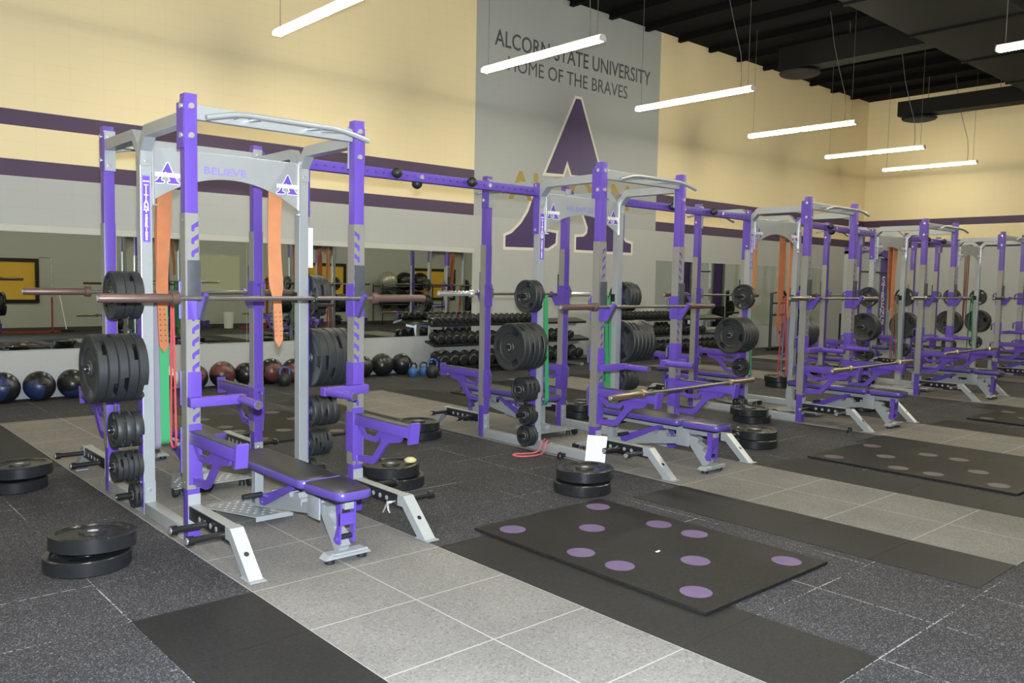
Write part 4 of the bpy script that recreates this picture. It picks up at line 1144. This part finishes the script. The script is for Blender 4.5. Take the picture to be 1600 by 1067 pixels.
# ------------------------------------------------------------------ far machines
def cable_machine():
    T = thing('cable_machine', 'tall grey cable machine with purple STRENGTH shroud beyond the fourth rack', 'cable machine', (18.95, 5.6, 0), 0)
    for s, wd in ((-1, 'STRENGTH'), (1, 'STRENGTH')):
        x = -1.25 if s < 0 else .36
        f = obj('tower', MB().box(x-.33, x-.25, -.06, .06, 0, 2.5, 0, .005).box(x+.25, x+.33, -.06, .06, 0, 2.5, 0, .005).box(x-.33, x+.33, -.06, .06, 2.42, 2.5, 0, .005).box(x-.36, x+.36, -.35, .35, 0, .06, 0, .005), 'silver', T)
        sh = obj('shroud', MB().box(x-.235, x+.235, -.03, .03, .35, 2.38, 0, .004), 'purple', T)
        mb = MB()
        for i, ch in enumerate(wd):
            t_ = text_mb(ch, .27, .002, bold=.003); t_.v = [(v[0]*1.3, v[1], v[2]) for v in t_.v]; t_.xf(Matrix.Translation((x, -.034, 1.82-.198*i))); mb.join(t_)
        obj('lettering', mb, 'decalw', sh)
        obj('weight_stack', MB().box(x-.16, x+.16, .05, .20, .08, 1.0, 0, .004), 'black', T)
    cb = obj('top_beam', MB().box(-1.58, .69, -.05, .05, 2.5, 2.58, 0, .004), 'purple', T)
    arc = MB()
    pts = [(-1.6+.08*i, 2.47+.20*math.sin(PI*i/28)) for i in range(29)]
    arc.prism(pts+[(x, z-.17) for x, z in pts[::-1]], 'y', -.09, -.055, 0)
    a = obj('sign', arc, 'purple', T)
    mb = text_mb('ALCORN STRENGTH', .13, .001, bold=.002); mb.xf(Matrix.Translation((-.48, -.092, 2.575))); obj('lettering', mb, 'decalw', a)
    obj('pull_up_bar', MB().cyl((-1.5, -.16, 2.02), (.65, -.16, 2.02), .018, 12).cyl((-.85, -.16, 2.02), (-.85, -.0, 2.02), .018, 10).cyl((0, -.16, 2.02), (0, 0, 2.02), .018, 10), 'black', T)
    return T
cable_machine()
T = thing('chest_press_machine', 'black framed plate loaded machine before the mirror, behind third rack', 'machine', (17.55, 7.2, 0))
obj('frame', MB().tube([(-.4, .2, .03), (-.4, .2, 1.45), (-.1, .05, 1.5), (.15, -.1, 1.05), (.2, -.15, .03)], .035, 10).tube([(.4, .2, .03), (.4, .2, 1.45), (.3, .05, 1.5)], .035, 10).box(-.5, .5, -.35, -.28, 0, .07, 0, .01).box(-.5, .5, .18, .25, 0, .07, 0, .01).box(-.03, .03, -.35, .25, .02, .08).tube([(-.4, .2, .9), (.4, .2, .9)], .025, 8).tube([(-.4, .2, 1.2), (.45, .2, 1.2)], .025, 8), 'black', T)
obj('seat', MB().box(-.2, .2, -.30, .08, .42, .50, 0, .02).box(-.03, .03, -.15, -.05, .05, .42), 'vinyl_k', T)
obj('plate', MB().lathe([(.02, 0), (.19, 0), (.2, .01), (.2, .04), (.19, .05), (.02, .05), (.02, 0)], (.30, -.16, 1.0), 'y', 24), 'plate', T)

# ------------------------------------------------------------------ things along the opposite wall, seen in the mirrors
def framed(label, x0, x1, z0, z1):
    T = thing('framed_board', label, 'board', ((x0+x1)/2, FY, z0))
    h = (x1-x0)/2; H_ = z1-z0
    obj('panel', MB().box(-h, h, .002, .012, 0, H_), 'yellowboard', T)
    obj('frame', MB().box(-h-.09, -h, .001, .05, -.09, H_+.09).box(h, h+.09, .001, .05, -.09, H_+.09).box(-h, h, .001, .05, H_, H_+.09).box(-h, h, .001, .05, -.09, 0), 'black', T)
framed('yellow board in black frame mirrored at the left edge', 2.5, 3.68, .88, 1.90)
framed('yellow board in black frame mirrored behind nearest rack\'s right plates', 11.6, 13.2, .95, 2.03)
framed('yellow board in black frame mirrored above the dumbbells', 16.1, 18.0, .95, 1.95)
T = thing('whiteboard', 'white marker board mirrored behind nearest rack\'s front post', 'whiteboard', (8.5, FY, 1.15))
obj('panel', MB().box(-.95, .95, .002, .02, 0, 1.1), 'wboard', T); obj('tray', MB().box(-.95, .95, .02, .09, -.04, -.01).box(-.97, .97, .001, .025, 1.1, 1.13).box(-.97, .97, .001, .025, -.03, 0), 'chrome', T)
T = thing('ball_storage_rack', 'black pipe ball rack mirrored behind the dumbbell rack', 'rack', (15.4, FY+.5, 0))
fr = MB()
for x in (-1.1, .2, 1.5):
    for y in (-.3, .3): fr.cyl((x, y, 0), (x, y, 1.45), .02, 8)
for z in (.72, 1.36):
    for y in (-.3, .3): fr.cyl((-1.1, y, z), (1.5, y, z), .016, 8)
obj('frame', fr, 'black', T)
def sball(label, x, z, r, m):
    T = tag(obj('exercise_ball', ball_mb(r), m, None, (x, FY+.5, z)), label, 'ball', 'balls on the mirrored rack'); return T
def rest(r): return math.sqrt(r*r-.3*.3) if r > .3 else 0
for i, (x, r, m, lb) in enumerate(((14.72, .335, 'gymball', 'shiny silver exercise ball mirrored beside nearest front barbell'), (15.42, .33, 'ballblack', 'black exercise ball right of the silver one in the mirror'), (16.1, .33, 'ballblack', 'third ball on top of the mirrored rack, black'))):
    sball(lb, x, 1.376+rest(r+.016)+.002, r, m)
for i, (x, lb) in enumerate(((14.65, 'leftmost black ball on the lower mirrored shelf'), (15.34, 'middle black ball on the lower mirrored shelf'), (16.05, 'rightmost black ball on the lower mirrored shelf'))):
    sball(lb, x, .736+rest(.331)+.002, .315, 'ballblack')
T = thing('dust_mop', 'white handled dust mop leaning on the mirrored wall at left', 'mop', (4.35, FY+.35, 0))
obj('handle', MB().cyl((0, 0, .06), (-.10, -.31, 1.1), .016, 8), 'white', T); obj('head', MB().box(-.2, .2, -.06, .06, 0.001, .08, 0, .02), 'rubber', T)
T = thing('pole_stand', 'thin red pole stand with silver top mirrored at left', 'stand', (3.98, FY+.45, 0))
obj('pole', MB().cyl((0, 0, .02), (0, 0, .95), .022, 10), 'redpaint', T); obj('upper_pole', MB().cyl((0, 0, .95), (0, 0, 2.0), .018, 10).tube([(0, 0, 2.0), (-.12, 0, 2.02), (-.3, 0, 2.02)], .012, 8), 'chrome', T); obj('base', MB().box(-1.2, .2, -.03, .03, 0, .05).box(-.03, .03, -.3, .3, 0, .05), 'redpaint', T)
T = thing('squat_stand', 'red squat stand mirrored left of nearest rear right post', 'stand', (10.1, FY+.6, 0))
obj('post', MB().box(-.03, .03, -.03, .03, 0, 1.6).box(-.9, .2, -.03, .03, 0, .06), 'redpaint', T); obj('holder', MB().box(-.04, .04, -.12, .04, 1.5, 1.54), 'black', T)
T = thing('bucket', 'white plastic bucket mirrored on the floor by the red stand', 'bucket', (8.9, FY+.45, 0))
obj('body', MB().lathe([(0, .002), (.13, .002), (.16, .5), (.15, .5), (.12, .02), (0, .02)], (0, 0, 0), 'z', 20), 'white', T); obj('handle', MB().tube([(-.16, 0, .46), (-.12, -.12, .40), (0, -.17, .38), (.12, -.12, .40), (.16, 0, .46)], .004, 6), 'chrome', T)
